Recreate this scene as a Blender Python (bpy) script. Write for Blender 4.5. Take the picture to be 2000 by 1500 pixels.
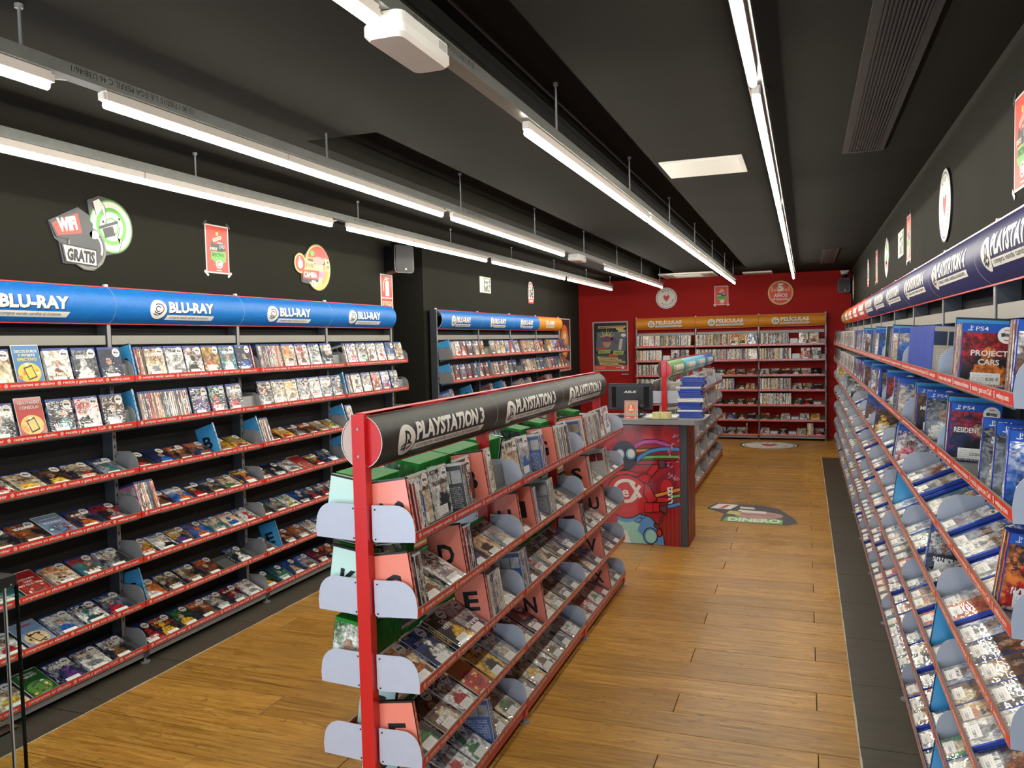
import bpy, bmesh, math, random
from mathutils import Matrix, Vector

# ------------------------------------------------------------------ scene, camera, light
for o in list(bpy.data.objects):
    bpy.data.objects.remove(o)
SC = bpy.context.scene
COL = SC.collection
RND = random.Random(7)

def camera():
    # focal length 1568 px over a 2000 px wide frame
    yaw, pitch, roll = 0.35120, 0.052943, -0.023408
    cy, sy, cp, sp, cr, sr = math.cos(yaw), math.sin(yaw), math.cos(pitch), math.sin(pitch), math.cos(roll), math.sin(roll)
    B = Matrix(((1, 0, 0), (0, 0, -1), (0, 1, 0)))
    Ry = Matrix(((cy, 0, sy), (0, 1, 0), (-sy, 0, cy)))
    Rx = Matrix(((1, 0, 0), (0, cp, -sp), (0, sp, cp)))
    Rz = Matrix(((cr, -sr, 0), (sr, cr, 0), (0, 0, 1)))
    M = Rz @ Rx @ Ry @ B
    cam = bpy.data.cameras.new('camera')
    cam.sensor_width = 36.0
    cam.sensor_fit = 'HORIZONTAL'
    cam.lens = 1568.05 / 2000 * 36
    cam.clip_start = 0.02
    ob = bpy.data.objects.new('camera', cam)
    COL.objects.link(ob)
    W = Matrix(((M[0][0], -M[1][0], -M[2][0]), (M[0][1], -M[1][1], -M[2][1]), (M[0][2], -M[1][2], -M[2][2]))).to_4x4()
    W.translation = (0, 0, 1.6)
    ob.matrix_world = W
    SC.camera = ob
    return M
CAMM = camera()
CAMP = Vector((0, 0, 1.6))

def project(p):
    c = CAMM @ (Vector(p) - CAMP)
    if c.z < 0.05:
        return None
    return (1000 + 1568.05 * c.x / c.z, 750 + 1568.05 * c.y / c.z, c.z)

world = bpy.data.worlds.new('daylight')
SC.world = world
world.use_nodes = True
wb = world.node_tree.nodes['Background']
wb.inputs[0].default_value = (0.72, 0.84, 1.0, 1)
wb.inputs[1].default_value = 5.5            # overcast daylight through the shop front behind the camera
TUBE_STRENGTH = 60.0
TUBE_COLOUR = (1.0, 0.955, 0.845)
SC.view_settings.view_transform = 'Standard'
SC.view_settings.look = 'None'
SC.view_settings.exposure = 0.0
SC.view_settings.gamma = 1.0
SC.view_settings.use_curve_mapping = False
SC.cycles.max_bounces = 7
SC.cycles.diffuse_bounces = 3
SC.cycles.glossy_bounces = 3
SC.cycles.transmission_bounces = 6
SC.cycles.caustics_reflective = False
SC.cycles.caustics_refractive = False
SC.cycles.sample_clamp_indirect = 8.0

# ------------------------------------------------------------------ materials
def lin(c):
    return c / 12.92 if c <= 0.04045 else ((c + 0.055) / 1.055) ** 2.4
def rgb(r, g, b):
    return (lin(r / 255), lin(g / 255), lin(b / 255))

class NT:
    def __init__(s, mat):
        mat.use_nodes = True
        s.t = mat.node_tree
        s.t.nodes.clear()
    def n(s, typ, **kw):
        nd = s.t.nodes.new(typ)
        for k, v in kw.items():
            setattr(nd, k, v)
        return nd
    def put(s, sock, v):
        if isinstance(v, bpy.types.NodeSocket):
            s.t.links.new(v, sock)
        elif isinstance(v, (tuple, list)) and sock.type == 'RGBA' and len(v) == 3:
            sock.default_value = (*v, 1)
        else:
            sock.default_value = v
    def m(s, op, a, b=0.0, c=0.0, clamp=False):
        nd = s.n('ShaderNodeMath', operation=op, use_clamp=clamp)
        s.put(nd.inputs[0], a); s.put(nd.inputs[1], b); s.put(nd.inputs[2], c)
        return nd.outputs[0]
    def mix(s, f, a, b, mode='MIX'):
        nd = s.n('ShaderNodeMix', data_type='RGBA', blend_type=mode)
        s.put(nd.inputs[0], f); s.put(nd.inputs[6], a); s.put(nd.inputs[7], b)
        return nd.outputs[2]
    def noise(s, vec, scale, detail=2.0, rough=0.5, dist=0.0):
        nd = s.n('ShaderNodeTexNoise')
        if vec is not None:
            s.put(nd.inputs['Vector'], vec)
        s.put(nd.inputs['Scale'], scale); s.put(nd.inputs['Detail'], detail)
        s.put(nd.inputs['Roughness'], rough); s.put(nd.inputs['Distortion'], dist)
        return nd.outputs[0]
    def xyz(s, x, y, z):
        nd = s.n('ShaderNodeCombineXYZ')
        s.put(nd.inputs[0], x); s.put(nd.inputs[1], y); s.put(nd.inputs[2], z)
        return nd.outputs[0]
    def sep(s, v):
        nd = s.n('ShaderNodeSeparateXYZ')
        s.put(nd.inputs[0], v)
        return nd.outputs
    def step(s, x, a, b):
        nd = s.n('ShaderNodeMapRange', interpolation_type='SMOOTHSTEP')
        s.put(nd.inputs[0], x); s.put(nd.inputs[1], a); s.put(nd.inputs[2], b)
        return nd.outputs[0]
    def out(s, col, rough=0.5, metal=0.0, coat=0.0, coatr=0.1, spec=0.5, bump=None, bstr=0.1, emit=None, estr=0.0, trans=0.0, alpha=None):
        p = s.n('ShaderNodeBsdfPrincipled')
        s.put(p.inputs['Base Color'], col); s.put(p.inputs['Roughness'], rough); s.put(p.inputs['Metallic'], metal)
        s.put(p.inputs['Coat Weight'], coat); s.put(p.inputs['Coat Roughness'], coatr)
        s.put(p.inputs['Specular IOR Level'], spec)
        s.put(p.inputs['Transmission Weight'], trans)
        if emit is not None:
            s.put(p.inputs['Emission Color'], emit); s.put(p.inputs['Emission Strength'], estr)
        if alpha is not None:
            s.put(p.inputs['Alpha'], alpha)
        if bump is not None:
            b = s.n('ShaderNodeBump')
            s.put(b.inputs['Strength'], bstr); s.put(b.inputs['Height'], bump); b.inputs['Distance'].default_value = 0.01
            s.t.links.new(b.outputs[0], p.inputs['Normal'])
        o = s.n('ShaderNodeOutputMaterial')
        s.t.links.new(p.outputs[0], o.inputs[0])
        return p

MATS = {}
def mat(name, col, rough=0.5, metal=0.0, coat=0.0, coatr=0.1, spec=0.5, var=0.08, scale=18.0, bstr=0.0):
    """painted / plastic / metal surface with a faint procedural mottling"""
    if name in MATS:
        return MATS[name]
    m = bpy.data.materials.new(name)
    k = NT(m)
    tc = k.n('ShaderNodeTexCoord').outputs['Object']
    nz = k.noise(tc, scale, 3.0, 0.6)
    d = tuple(max(0, c * (1 - var)) for c in col); b = tuple(min(1, c * (1 + var)) for c in col)
    k.out(k.mix(nz, d, b), k.m('MULTIPLY_ADD', nz, 0.12, max(0.02, rough - 0.06)), metal, coat, coatr, spec, nz if bstr else None, bstr)
    m.diffuse_color = (*col, 1)
    MATS[name] = m
    return m

def flat(name, r, g, b, rough=0.45, **kw):
    return mat(name, rgb(r, g, b), rough, var=0.03, **kw)

M_WALL = mat('black_wall_paint', rgb(37, 36, 30), 0.85, var=0.06, scale=3, spec=0.12)
M_CEIL = mat('black_ceiling_paint', rgb(31, 29, 24), 0.9, var=0.05, scale=2, spec=0.1)
M_SLOT = mat('dark_slot_paint', rgb(22, 20, 17), 0.9, var=0.05, scale=2, spec=0.1)
M_RED = mat('red_wall_paint', rgb(158, 27, 23), 0.7, var=0.05, scale=3, spec=0.2)
M_REDST = mat('red_steel', rgb(205, 26, 26), 0.32, coat=0.3, var=0.04)
M_GREYST = mat('grey_steel', rgb(150, 150, 150), 0.38, 0.35, var=0.06)
M_TRAY = mat('tray_steel', rgb(120, 120, 118), 0.35, 0.5, var=0.08)
M_PLATE = mat('pale_end_plate', rgb(192, 198, 212), 0.42, 0.15, var=0.05, scale=30)
M_DARKBACK = mat('black_back_panel', rgb(10, 10, 10), 0.8)
M_STRIP = flat('red_price_strip', 214, 48, 36, 0.3, coat=0.4)
M_LIP = flat('dull_strip_lip', 138, 122, 116, 0.45)
M_EDGE = flat('silver_strip_edge', 176, 172, 166, 0.4)
M_WHITE = flat('white_print', 228, 225, 216, 0.5)
M_BLACK = flat('black_print', 22, 22, 24, 0.45)
M_NAVYP = flat('navy_print', 24, 36, 84, 0.45)
M_GALV = mat('galvanised_steel', rgb(150, 152, 148), 0.36, 0.75, var=0.22, scale=26)
M_LAMPBODY = flat('white_lamp_body', 225, 215, 205, 0.4)
M_BLKPL = flat('black_plastic', 20, 20, 22, 0.4)
M_DGREY = flat('dark_grey_plastic', 62, 64, 68, 0.45)
M_OFFWHITE = flat('offwhite_plastic', 222, 220, 212, 0.45)
M_COUNTER = flat('grey_counter_laminate', 132, 134, 134, 0.32)
M_GLASS = bpy.data.materials.new('clear_glass')
_k = NT(M_GLASS)
_p = _k.out((0.93, 0.98, 0.96), 0.02, trans=1.0); _p.inputs['IOR'].default_value = 1.12
M_TUBE = bpy.data.materials.new('lit_tube')
_k = NT(M_TUBE)
_k.out((0.9, 0.9, 0.9), 0.5, emit=TUBE_COLOUR, estr=TUBE_STRENGTH)

def cover_material(name, src, spine=False):
    """printed sleeve: colours c1 c2 c3 and a seed come from the object (or the mesh) so every case gets its own print"""
    m = bpy.data.materials.new(name)
    k = NT(m)
    def at(nm):
        a = k.n('ShaderNodeAttribute', attribute_type=src, attribute_name=nm)
        return a
    c1, c2, c3 = at('c1').outputs['Color'], at('c2').outputs['Color'], at('c3').outputs['Color']
    S = at('seed').outputs['Fac']
    uv = k.n('ShaderNodeUVMap').outputs[0]
    u, v, _ = k.sep(uv)
    if spine:
        nz = k.noise(k.xyz(k.m('MULTIPLY', v, 5.0), S, u), 1.0, 1.0)
        base = k.mix(k.step(nz, 0.52, 0.56), c1, c3)
        letters = k.noise(k.xyz(k.m('MULTIPLY', v, 46.0), k.m('MULTIPLY', u, 3.0), S), 1.0, 1.0)
        band = k.m('LESS_THAN', k.m('ABSOLUTE', k.m('SUBTRACT', u, 0.5)), 0.26)
        band = k.m('MULTIPLY', band, k.m('LESS_THAN', k.m('ABSOLUTE', k.m('SUBTRACT', v, 0.52)), 0.3))
        col = k.mix(k.m('MULTIPLY', band, k.m('GREATER_THAN', letters, 0.5)), base, c2)
        k.out(col, 0.35, coat=0.5, coatr=0.12)
        return m
    P = k.xyz(u, k.m('MULTIPLY', v, 1.27), k.m('MULTIPLY', S, 7.31))
    n1 = k.noise(P, 2.4, 3.0)
    n2 = k.noise(P, 5.0, 6.0, 0.62, 0.7)
    n3 = k.noise(k.xyz(0.3, S, k.m('MULTIPLY', S, 3.7)), 1.0, 0.0)
    n4 = k.noise(P, 9.5, 6.0, 0.6, 0.4)
    grad = k.m('MULTIPLY_ADD', k.m('SUBTRACT', n1, 0.5), 1.6, v)
    bg = k.mix(k.step(grad, 0.35, 0.95), c1, k.mix(k.step(n4, 0.45, 0.6), c3, c1))
    bg = k.mix(1.0, bg, k.mix(k.step(n2, 0.28, 0.72), (0.22, 0.22, 0.24), (1.55, 1.53, 1.5)), 'MULTIPLY')
    bg = k.mix(k.m('MULTIPLY', k.step(n4, 0.56, 0.7), k.step(n1, 0.42, 0.6)), bg, c3)
    du = k.m('SUBTRACT', k.m('SUBTRACT', u, 0.5), k.m('MULTIPLY', k.m('SUBTRACT', n3, 0.5), 0.7))
    wob = k.m('MULTIPLY', k.m('SUBTRACT', n2, 0.5), 1.3)
    def ell(cv, ru, rv):
        a = k.m('POWER', k.m('DIVIDE', du, ru), 2.0)
        b = k.m('POWER', k.m('DIVIDE', k.m('SUBTRACT', v, cv), rv), 2.0)
        return k.m('ADD', k.m('SQRT', k.m('ADD', a, b)), wob)
    head = k.m('SUBTRACT', 1.0, k.step(ell(0.62, 0.15, 0.13), 0.8, 1.0))
    body = k.m('SUBTRACT', 1.0, k.step(ell(0.14, 0.36, 0.38), 0.8, 1.0))
    shade = k.mix(k.step(n4, 0.25, 0.72), (0.14, 0.14, 0.15), (1.6, 1.56, 1.48))
    figc = k.mix(1.0, c2, shade, 'MULTIPLY')
    col = k.mix(body, bg, figc)
    skin = k.mix(k.m('GREATER_THAN', k.m('FRACT', k.m('MULTIPLY', S, 3.17)), 0.35), c2, (0.42, 0.26, 0.18))
    col = k.mix(head, col, k.mix(1.0, skin, k.mix(k.step(n4, 0.35, 0.6), (0.2, 0.19, 0.2), (1.45, 1.4, 1.35)), 'MULTIPLY'))
    # block lettering of a title near the top or the bottom
    top = k.m('GREATER_THAN', k.m('FRACT', k.m('MULTIPLY', S, 1.713)), 0.45)
    vt = k.m('MULTIPLY_ADD', top, 0.50, 0.30)
    let = k.noise(k.xyz(k.m('MULTIPLY', u, 26.0), k.m('MULTIPLY', v, 9.0), S), 1.0, 1.0)
    tm = k.m('LESS_THAN', k.m('ABSOLUTE', k.m('SUBTRACT', v, vt)), 0.055)
    tm = k.m('MULTIPLY', tm, k.m('LESS_THAN', k.m('ABSOLUTE', k.m('SUBTRACT', u, 0.5)), 0.36))
    tm = k.m('MULTIPLY', tm, k.m('MULTIPLY', k.m('GREATER_THAN', let, 0.47), k.m('GREATER_THAN', S, 0.0)))
    pick = k.m('GREATER_THAN', k.m('FRACT', k.m('MULTIPLY', S, 2.39)), 0.4)
    tcol = k.mix(pick, c3, (0.85, 0.84, 0.8))
    col = k.mix(tm, col, tcol)
    # small print along the bottom edge
    sm = k.m('MULTIPLY', k.m('LESS_THAN', v, 0.05), k.m('GREATER_THAN', k.noise(k.xyz(k.m('MULTIPLY', u, 60.0), v, S), 1.0, 0.0), 0.5))
    col = k.mix(sm, col, (0.6, 0.6, 0.58))
    # the back of a sleeve (u beyond 2): dim picture panels and lines of small print
    bu, bv = k.m('SUBTRACT', u, 3.0), k.m('SUBTRACT', v, 3.0)
    back = k.mix(0.45, c1, (0.10, 0.10, 0.11))
    ln = k.m('MULTIPLY', k.m('GREATER_THAN', k.m('FRACT', k.m('MULTIPLY', bv, 26.0)), 0.5), k.m('GREATER_THAN', k.noise(k.xyz(k.m('MULTIPLY', bu, 40.0), k.m('FLOOR', k.m('MULTIPLY', bv, 26.0)), S), 1.0, 0.0), 0.46))
    ln = k.m('MULTIPLY', ln, k.m('MULTIPLY', k.m('LESS_THAN', k.m('ABSOLUTE', k.m('SUBTRACT', bu, 0.5)), 0.42), k.m('LESS_THAN', k.m('ABSOLUTE', k.m('SUBTRACT', bv, 0.32)), 0.24)))
    back = k.mix(k.m('MULTIPLY', ln, 0.6), back, (0.7, 0.7, 0.68))
    pic = k.m('MULTIPLY', k.m('LESS_THAN', k.m('ABSOLUTE', k.m('SUBTRACT', bv, 0.76)), 0.14), k.m('LESS_THAN', k.m('FRACT', k.m('MULTIPLY', bu, 3.0)), 0.9))
    back = k.mix(pic, back, k.mix(1.0, k.mix(n1, c2, c3), k.mix(n2, (0.4, 0.4, 0.4), (1.3, 1.3, 1.3)), 'MULTIPLY'))
    col = k.mix(k.m('GREATER_THAN', u, 2.0), col, back)
    pb = k.out(col, 0.4, coat=0.9, coatr=0.05)
    bm_ = k.n('ShaderNodeBump'); k.put(bm_.inputs['Strength'], 0.35); bm_.inputs['Distance'].default_value = 0.004
    k.put(bm_.inputs['Height'], k.noise(k.xyz(k.m('MULTIPLY', u, 2.0), k.m('MULTIPLY', v, 3.0), S), 2.2, 1.0)); k.t.links.new(bm_.outputs[0], pb.inputs['Coat Normal'])
    return m
MC_OBJ = cover_material('printed_sleeve', 'OBJECT')
MS_OBJ = cover_material('printed_spine', 'OBJECT', True)
MC_GEO = cover_material('printed_sleeve_mixed', 'GEOMETRY')
MS_GEO = cover_material('printed_spine_mixed', 'GEOMETRY', True)

def label_material():
    m = bpy.data.materials.new('price_label_print')
    k = NT(m)
    uv = k.n('ShaderNodeUVMap').outputs[0]
    u, v, _ = k.sep(uv)
    lines = k.m('GREATER_THAN', k.m('FRACT', k.m('MULTIPLY', v, 5.0)), 0.62)
    txt = k.m('GREATER_THAN', k.noise(k.xyz(k.m('MULTIPLY', u, 34.0), k.m('MULTIPLY', k.m('FLOOR', k.m('MULTIPLY', v, 5.0)), 3.7), 0.0), 1.0, 0.0), 0.5)
    area = k.m('MULTIPLY', k.m('LESS_THAN', k.m('ABSOLUTE', k.m('SUBTRACT', u, 0.42)), 0.34), k.m('LESS_THAN', k.m('ABSOLUTE', k.m('SUBTRACT', v, 0.5)), 0.4))
    k.out(k.mix(k.m('MULTIPLY', k.m('MULTIPLY', lines, txt), k.m('MULTIPLY', area, 0.55)), (0.86, 0.85, 0.80), (0.2, 0.2, 0.2)), 0.5, coat=0.3)
    return m
M_LABEL = label_material()

def wood_material():
    m = bpy.data.materials.new('oiled_oak_plank')
    k = NT(m)
    geo = k.n('ShaderNodeNewGeometry').outputs['Position']
    oi = k.n('ShaderNodeObjectInfo').outputs['Random']
    x, y, z = k.sep(geo)
    off = k.m('MULTIPLY', oi, 37.0)
    P = k.xyz(k.m('MULTIPLY_ADD', x, 0.55, off), k.m('MULTIPLY', y, 7.0), off)
    low = k.noise(P, 1.5, 3.0, 0.5, 0.8)
    rings = k.m('ABSOLUTE', k.m('SINE', k.m('MULTIPLY', low, 62.0)))
    fine = k.noise(k.xyz(k.m('MULTIPLY_ADD', x, 3.0, off), k.m('MULTIPLY', y, 95.0), off), 3.2, 4.0, 0.65, 0.2)
    mid = k.noise(k.xyz(k.m('MULTIPLY_ADD', x, 1.6, off), k.m('MULTIPLY', y, 26.0), off), 2.0, 4.0, 0.6, 0.6)
    wear = k.noise(k.xyz(x, y, 3.3), 1.4, 5.0, 0.65)
    grain = k.m('MULTIPLY_ADD', mid, 0.7, k.m('MULTIPLY', fine, 0.3))
    ramp = k.n('ShaderNodeValToRGB')
    cr = ramp.color_ramp
    cr.elements[0].position = 0.30; cr.elements[0].color = (*rgb(112, 76, 26), 1)
    cr.elements[1].position = 0.70; cr.elements[1].color = (*rgb(216, 170, 90), 1)
    e = cr.elements.new(0.48); e.color = (*rgb(182, 134, 58), 1)
    k.t.links.new(grain, ramp.inputs[0])
    col = ramp.outputs[0]
    tone = k.mix(oi, (0.80, 0.76, 0.70), (1.12, 1.10, 1.06))
    col = k.mix(1.0, col, tone, 'MULTIPLY')
    col = k.mix(k.m('MULTIPLY', k.m('SUBTRACT', 1.0, k.step(rings, 0.0, 0.35)), k.m('MULTIPLY', k.step(mid, 0.38, 0.55), 0.7)), col, rgb(84, 54, 20))
    streak = k.step(fine, 0.60, 0.74)
    col = k.mix(k.m('MULTIPLY', streak, 0.7), col, rgb(78, 50, 20))
    knots = k.noise(k.xyz(k.m('MULTIPLY_ADD', x, 5.0, off), k.m('MULTIPLY', y, 22.0), 1.0), 1.9, 5.0, 0.75, 0.8)
    col = k.mix(k.m('MULTIPLY', k.step(knots, 0.66, 0.74), 0.75), col, rgb(58, 44, 28))
    col = k.mix(k.m('MULTIPLY', k.step(wear, 0.5, 0.72), 0.35), col, rgb(134, 104, 62))
    k.out(col, k.m('MULTIPLY_ADD', wear, 0.22, k.m('MULTIPLY_ADD', fine, 0.14, 0.12)), 0, 0.0, 0.25, 0.42, grain, 0.22)
    return m
M_WOOD = wood_material()

def tile_material():
    m = bpy.data.materials.new('dark_wood_look_tile')
    k = NT(m)
    geo = k.n('ShaderNodeNewGeometry').outputs['Position']
    x, y, z = k.sep(geo)
    nz = k.noise(k.xyz(k.m('MULTIPLY', x, 2.0), k.m('MULTIPLY', y, 22.0), 0.0), 1.5, 5.0, 0.65, 0.5)
    k.out(k.mix(nz, rgb(44, 41, 33), rgb(84, 79, 66)), 0.38, spec=0.5, bump=nz, bstr=0.1)
    return m
M_TILE = tile_material()

# colour letters used for printed sleeves
PAL = {'w': (232, 230, 224), 'k': (26, 26, 30), 'r': (176, 30, 34), 'b': (40, 96, 176), 'g': (58, 120, 62), 'y': (222, 176, 52),
       'o': (208, 112, 44), 'n': (112, 76, 50), 't': (48, 112, 116), 'p': (96, 60, 132), 's': (134, 138, 142), 'c': (214, 198, 166),
       'd': (30, 40, 74), 'i': (214, 110, 130)}
PAL = {a: rgb(*c) for a, c in PAL.items()}

# ------------------------------------------------------------------ mesh helpers
class MB:
    """collects faces with material slots and builds ONE mesh"""
    def __init__(s):
        s.v, s.f, s.mi, s.mats, s.sm = [], [], [], [], []
    def slot(s, m):
        if m not in s.mats:
            s.mats.append(m)
        return s.mats.index(m)
    def face(s, pts, m, smooth=False):
        i = len(s.v)
        s.v += [tuple(p) for p in pts]
        s.f.append(tuple(range(i, i + len(pts)))); s.mi.append(s.slot(m)); s.sm.append(smooth)
    def raw(s, verts, faces, m, smooth=False):
        i = len(s.v)
        s.v += [tuple(p) for p in verts]
        sl = s.slot(m)
        for f in faces:
            s.f.append(tuple(i + j for j in f)); s.mi.append(sl); s.sm.append(smooth)
    def box(s, x0, x1, y0, y1, z0, z1, m, T=None):
        vs = [Vector((x, y, z)) for z in (z0, z1) for y in (y0, y1) for x in (x0, x1)]
        if T is not None:
            vs = [T @ q for q in vs]
        s.raw(vs, [(0, 2, 3, 1), (4, 5, 7, 6), (0, 1, 5, 4), (2, 6, 7, 3), (0, 4, 6, 2), (1, 3, 7, 5)], m)
    def bbox(s, x0, x1, y0, y1, z0, z1, m, r=0.005, T=None, axis='z', seg=3):
        """box with rounded edges along one axis"""
        if axis == 'z':
            a0, a1, b0, b1, c0, c1 = x0, x1, y0, y1, z0, z1
        elif axis == 'y':
            a0, a1, b0, b1, c0, c1 = z0, z1, x0, x1, y0, y1
        else:
            a0, a1, b0, b1, c0, c1 = y0, y1, z0, z1, x0, x1
        pts = []
        for cx, cy, st in ((a1 - r, b1 - r, 0), (a0 + r, b1 - r, 90), (a0 + r, b0 + r, 180), (a1 - r, b0 + r, 270)):
            for k in range(seg + 1):
                t = math.radians(st + 90 * k / seg)
                pts.append((cx + r * math.cos(t), cy + r * math.sin(t)))
        s.prism(pts, c0, c1, m, axis, T)
    def prism(s, pts, c0, c1, m, axis='z', T=None, msides=None):
        """extrude a 2-d outline; axis z: (x,y); axis y: (z,x); axis x: (y,z)"""
        def P(a, b, c):
            q = Vector((a, b, c)) if axis == 'z' else Vector((b, c, a)) if axis == 'y' else Vector((c, a, b))
            return T @ q if T is not None else q
        n = len(pts)
        vs = [P(a, b, c0) for a, b in pts] + [P(a, b, c1) for a, b in pts]
        s.raw(vs, [tuple(reversed(range(n))), tuple(range(n, 2 * n))], m)
        s.raw(vs, [(i, (i + 1) % n, n + (i + 1) % n, n + i) for i in range(n)], msides or m)
    def cyl(s, p0, p1, r0, m, r1=None, seg=12, caps=True, smooth=True):
        p0, p1 = Vector(p0), Vector(p1)
        r1 = r0 if r1 is None else r1
        ax = (p1 - p0).normalized()
        u = ax.orthogonal().normalized(); w = ax.cross(u)
        ring = lambda p, r: [p + u * (r * math.cos(2 * math.pi * k / seg)) + w * (r * math.sin(2 * math.pi * k / seg)) for k in range(seg)]
        vs = ring(p0, r0) + ring(p1, r1)
        s.raw(vs, [(i, (i + 1) % seg, seg + (i + 1) % seg, seg + i) for i in range(seg)], m, smooth)
        if caps:
            s.raw(vs, [tuple(reversed(range(seg))), tuple(range(seg, 2 * seg))], m)
    def tube(s, pts, r, m, seg=6):
        for a, b in zip(pts[:-1], pts[1:]):
            s.cyl(a, b, r, m, seg=seg)
    def mesh(s, name):
        me = bpy.data.meshes.new(name)
        me.from_pydata(s.v, [], s.f)
        for m in s.mats:
            me.materials.append(m)
        me.polygons.foreach_set('material_index', s.mi)
        me.polygons.foreach_set('use_smooth', s.sm)
        me.update()
        return me
    def build(s, name, parent=None, M=None):
        return link(name, s.mesh(name), parent, M)

def link(name, me, parent=None, M=None):
    o = bpy.data.objects.new(name, me)
    COL.objects.link(o)
    if parent is not None:
        o.parent = parent
    if M is not None:
        o.matrix_local = M
    return o

def tag(o, label, cat, group=None, kind=None):
    o['label'] = label; o['category'] = cat
    if group: o['group'] = group
    if kind: o['kind'] = kind
    return o
def thing(name, label, cat, M=None, group=None):
    o = bpy.data.objects.new(name, None)
    o.empty_display_size = 0.05
    COL.objects.link(o)
    if M is not None:
        o.matrix_world = M
    return tag(o, label, cat, group)
def structure(o):
    o['kind'] = 'structure'
    return o
def TR(x, y, z, rz=0.0):
    return Matrix.Translation((x, y, z)) @ Matrix.Rotation(rz, 4, 'Z')

# ---- lettering
_TXT = {}
def text_geo(body, bold=0.0):
    key = (body, bold)
    if key in _TXT:
        return _TXT[key]
    cu = bpy.data.curves.new('lettering', 'FONT')
    cu.body = body; cu.size = 1.0; cu.resolution_u = 2; cu.offset = bold; cu.align_x = 'LEFT'
    ob = bpy.data.objects.new('lettering', cu)
    me = ob.to_mesh()
    vs = [(q.co.x, q.co.y) for q in me.vertices]
    fs = [tuple(p.vertices) for p in me.polygons]
    ob.to_mesh_clear()
    bpy.data.objects.remove(ob)
    bpy.data.curves.remove(cu)
    x0 = min(a for a, b in vs) if vs else 0; x1 = max(a for a, b in vs) if vs else 1
    vs = [(a - x0, b) for a, b in vs]
    _TXT[key] = (vs, fs, x1 - x0)
    return _TXT[key]

class Flat(MB):
    """flat print in (u, v); layers lie 0.3 mm apart. place: (u, v, height above surface) -> local point"""
    LAY = 0.0004
    def __init__(s, thick=0.0):
        super().__init__()
    def poly(s, pts, m, lay=1):
        s.face([(a, b, lay * s.LAY) for a, b in pts], m)
    def rect(s, u0, u1, v0, v1, m, lay=1, skew=0.0, rot=0.0):
        pts = [(u0, v0), (u1, v0), (u1 + skew, v1), (u0 + skew, v1)]
        if rot:
            cx, cy = (u0 + u1) / 2, (v0 + v1) / 2
            c, q = math.cos(rot), math.sin(rot)
            pts = [(cx + (a - cx) * c - (b - cy) * q, cy + (a - cx) * q + (b - cy) * c) for a, b in pts]
        s.poly(pts, m, lay)
    def ell(s, cu, cv, ru, rv, m, lay=1, seg=28, a0=0, a1=360, rot=0.0):
        pts = []
        full = abs(a1 - a0) >= 360
        for k in range(seg if full else seg + 1):
            t = math.radians(a0 + (a1 - a0) * k / seg)
            a, b = ru * math.cos(t), rv * math.sin(t)
            pts.append((cu + a * math.cos(rot) - b * math.sin(rot), cv + a * math.sin(rot) + b * math.cos(rot)))
        s.poly(pts, m, lay)
    def path(s, pts, w, m, lay=1, closed=False):
        n = len(pts)
        L, R = [], []
        for i, (a, b) in enumerate(pts):
            if closed:
                p, q = pts[i - 1], pts[(i + 1) % n]
            else:
                p, q = pts[max(0, i - 1)], pts[min(n - 1, i + 1)]
            dx, dy = q[0] - p[0], q[1] - p[1]
            d = math.hypot(dx, dy) or 1
            ww = w[i] if isinstance(w, (list, tuple)) else w
            L.append((a - dy / d * ww / 2, b + dx / d * ww / 2)); R.append((a + dy / d * ww / 2, b - dx / d * ww / 2))
        for i in range(n if closed else n - 1):
            j = (i + 1) % n
            s.poly([R[i], R[j], L[j], L[i]], m, lay)
    def arc(s, cu, cv, ru, rv, a0, a1, w, m, lay=1, seg=18):
        s.path([(cu + ru * math.cos(math.radians(a0 + (a1 - a0) * k / seg)), cv + rv * math.sin(math.radians(a0 + (a1 - a0) * k / seg))) for k in range(seg + 1)], w, m, lay)
    def text(s, body, u, v, size, m, lay=2, width=None, align='L', bold=0.0, shear=0.0, rot=0.0):
        vs, fs, w = text_geo(body, bold)
        sx = size if width is None else width / max(w, 1e-6)
        W = w * sx
        du = {'L': 0, 'C': -W / 2, 'R': -W}[align]
        c, q = math.cos(rot), math.sin(rot)
        out = []
        for a, b in vs:
            x, y = a * sx + du + shear * b * size, b * size
            out.append((u + x * c - y * q, v + x * q + y * c, lay * s.LAY))
        s.raw(out, fs, m)
    def upright(s, y=0.0, T=None, sides=None):
        """map (u, v, h) onto a vertical face looking along -y"""
        s.v = [(a, y - h, b) for a, b, h in s.v]
        if T is not None:
            s.v = [tuple(T @ Vector(p)) for p in s.v]
        return s
    def cut(s, vs):
        """slice all faces at the given v levels so the print can follow a curve"""
        me = s.mesh('tmp')
        bm = bmesh.new(); bm.from_mesh(me)
        for lv in vs:
            bmesh.ops.bisect_plane(bm, geom=bm.verts[:] + bm.edges[:] + bm.faces[:], plane_co=(0, lv, 0), plane_no=(0, 1, 0))
        bm.verts.index_update()
        s.v = [tuple(q.co) for q in bm.verts]
        s.f = [tuple(q.index for q in f.verts) for f in bm.faces]
        s.mi = [f.material_index for f in bm.faces]
        s.sm = [False] * len(s.f)
        bm.free(); bpy.data.meshes.remove(me)
        return s

# ------------------------------------------------------------------ the room
XL, XR, YB, YF, ZC = -3.43, 0.64, 13.05, -1.7, 2.55

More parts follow.
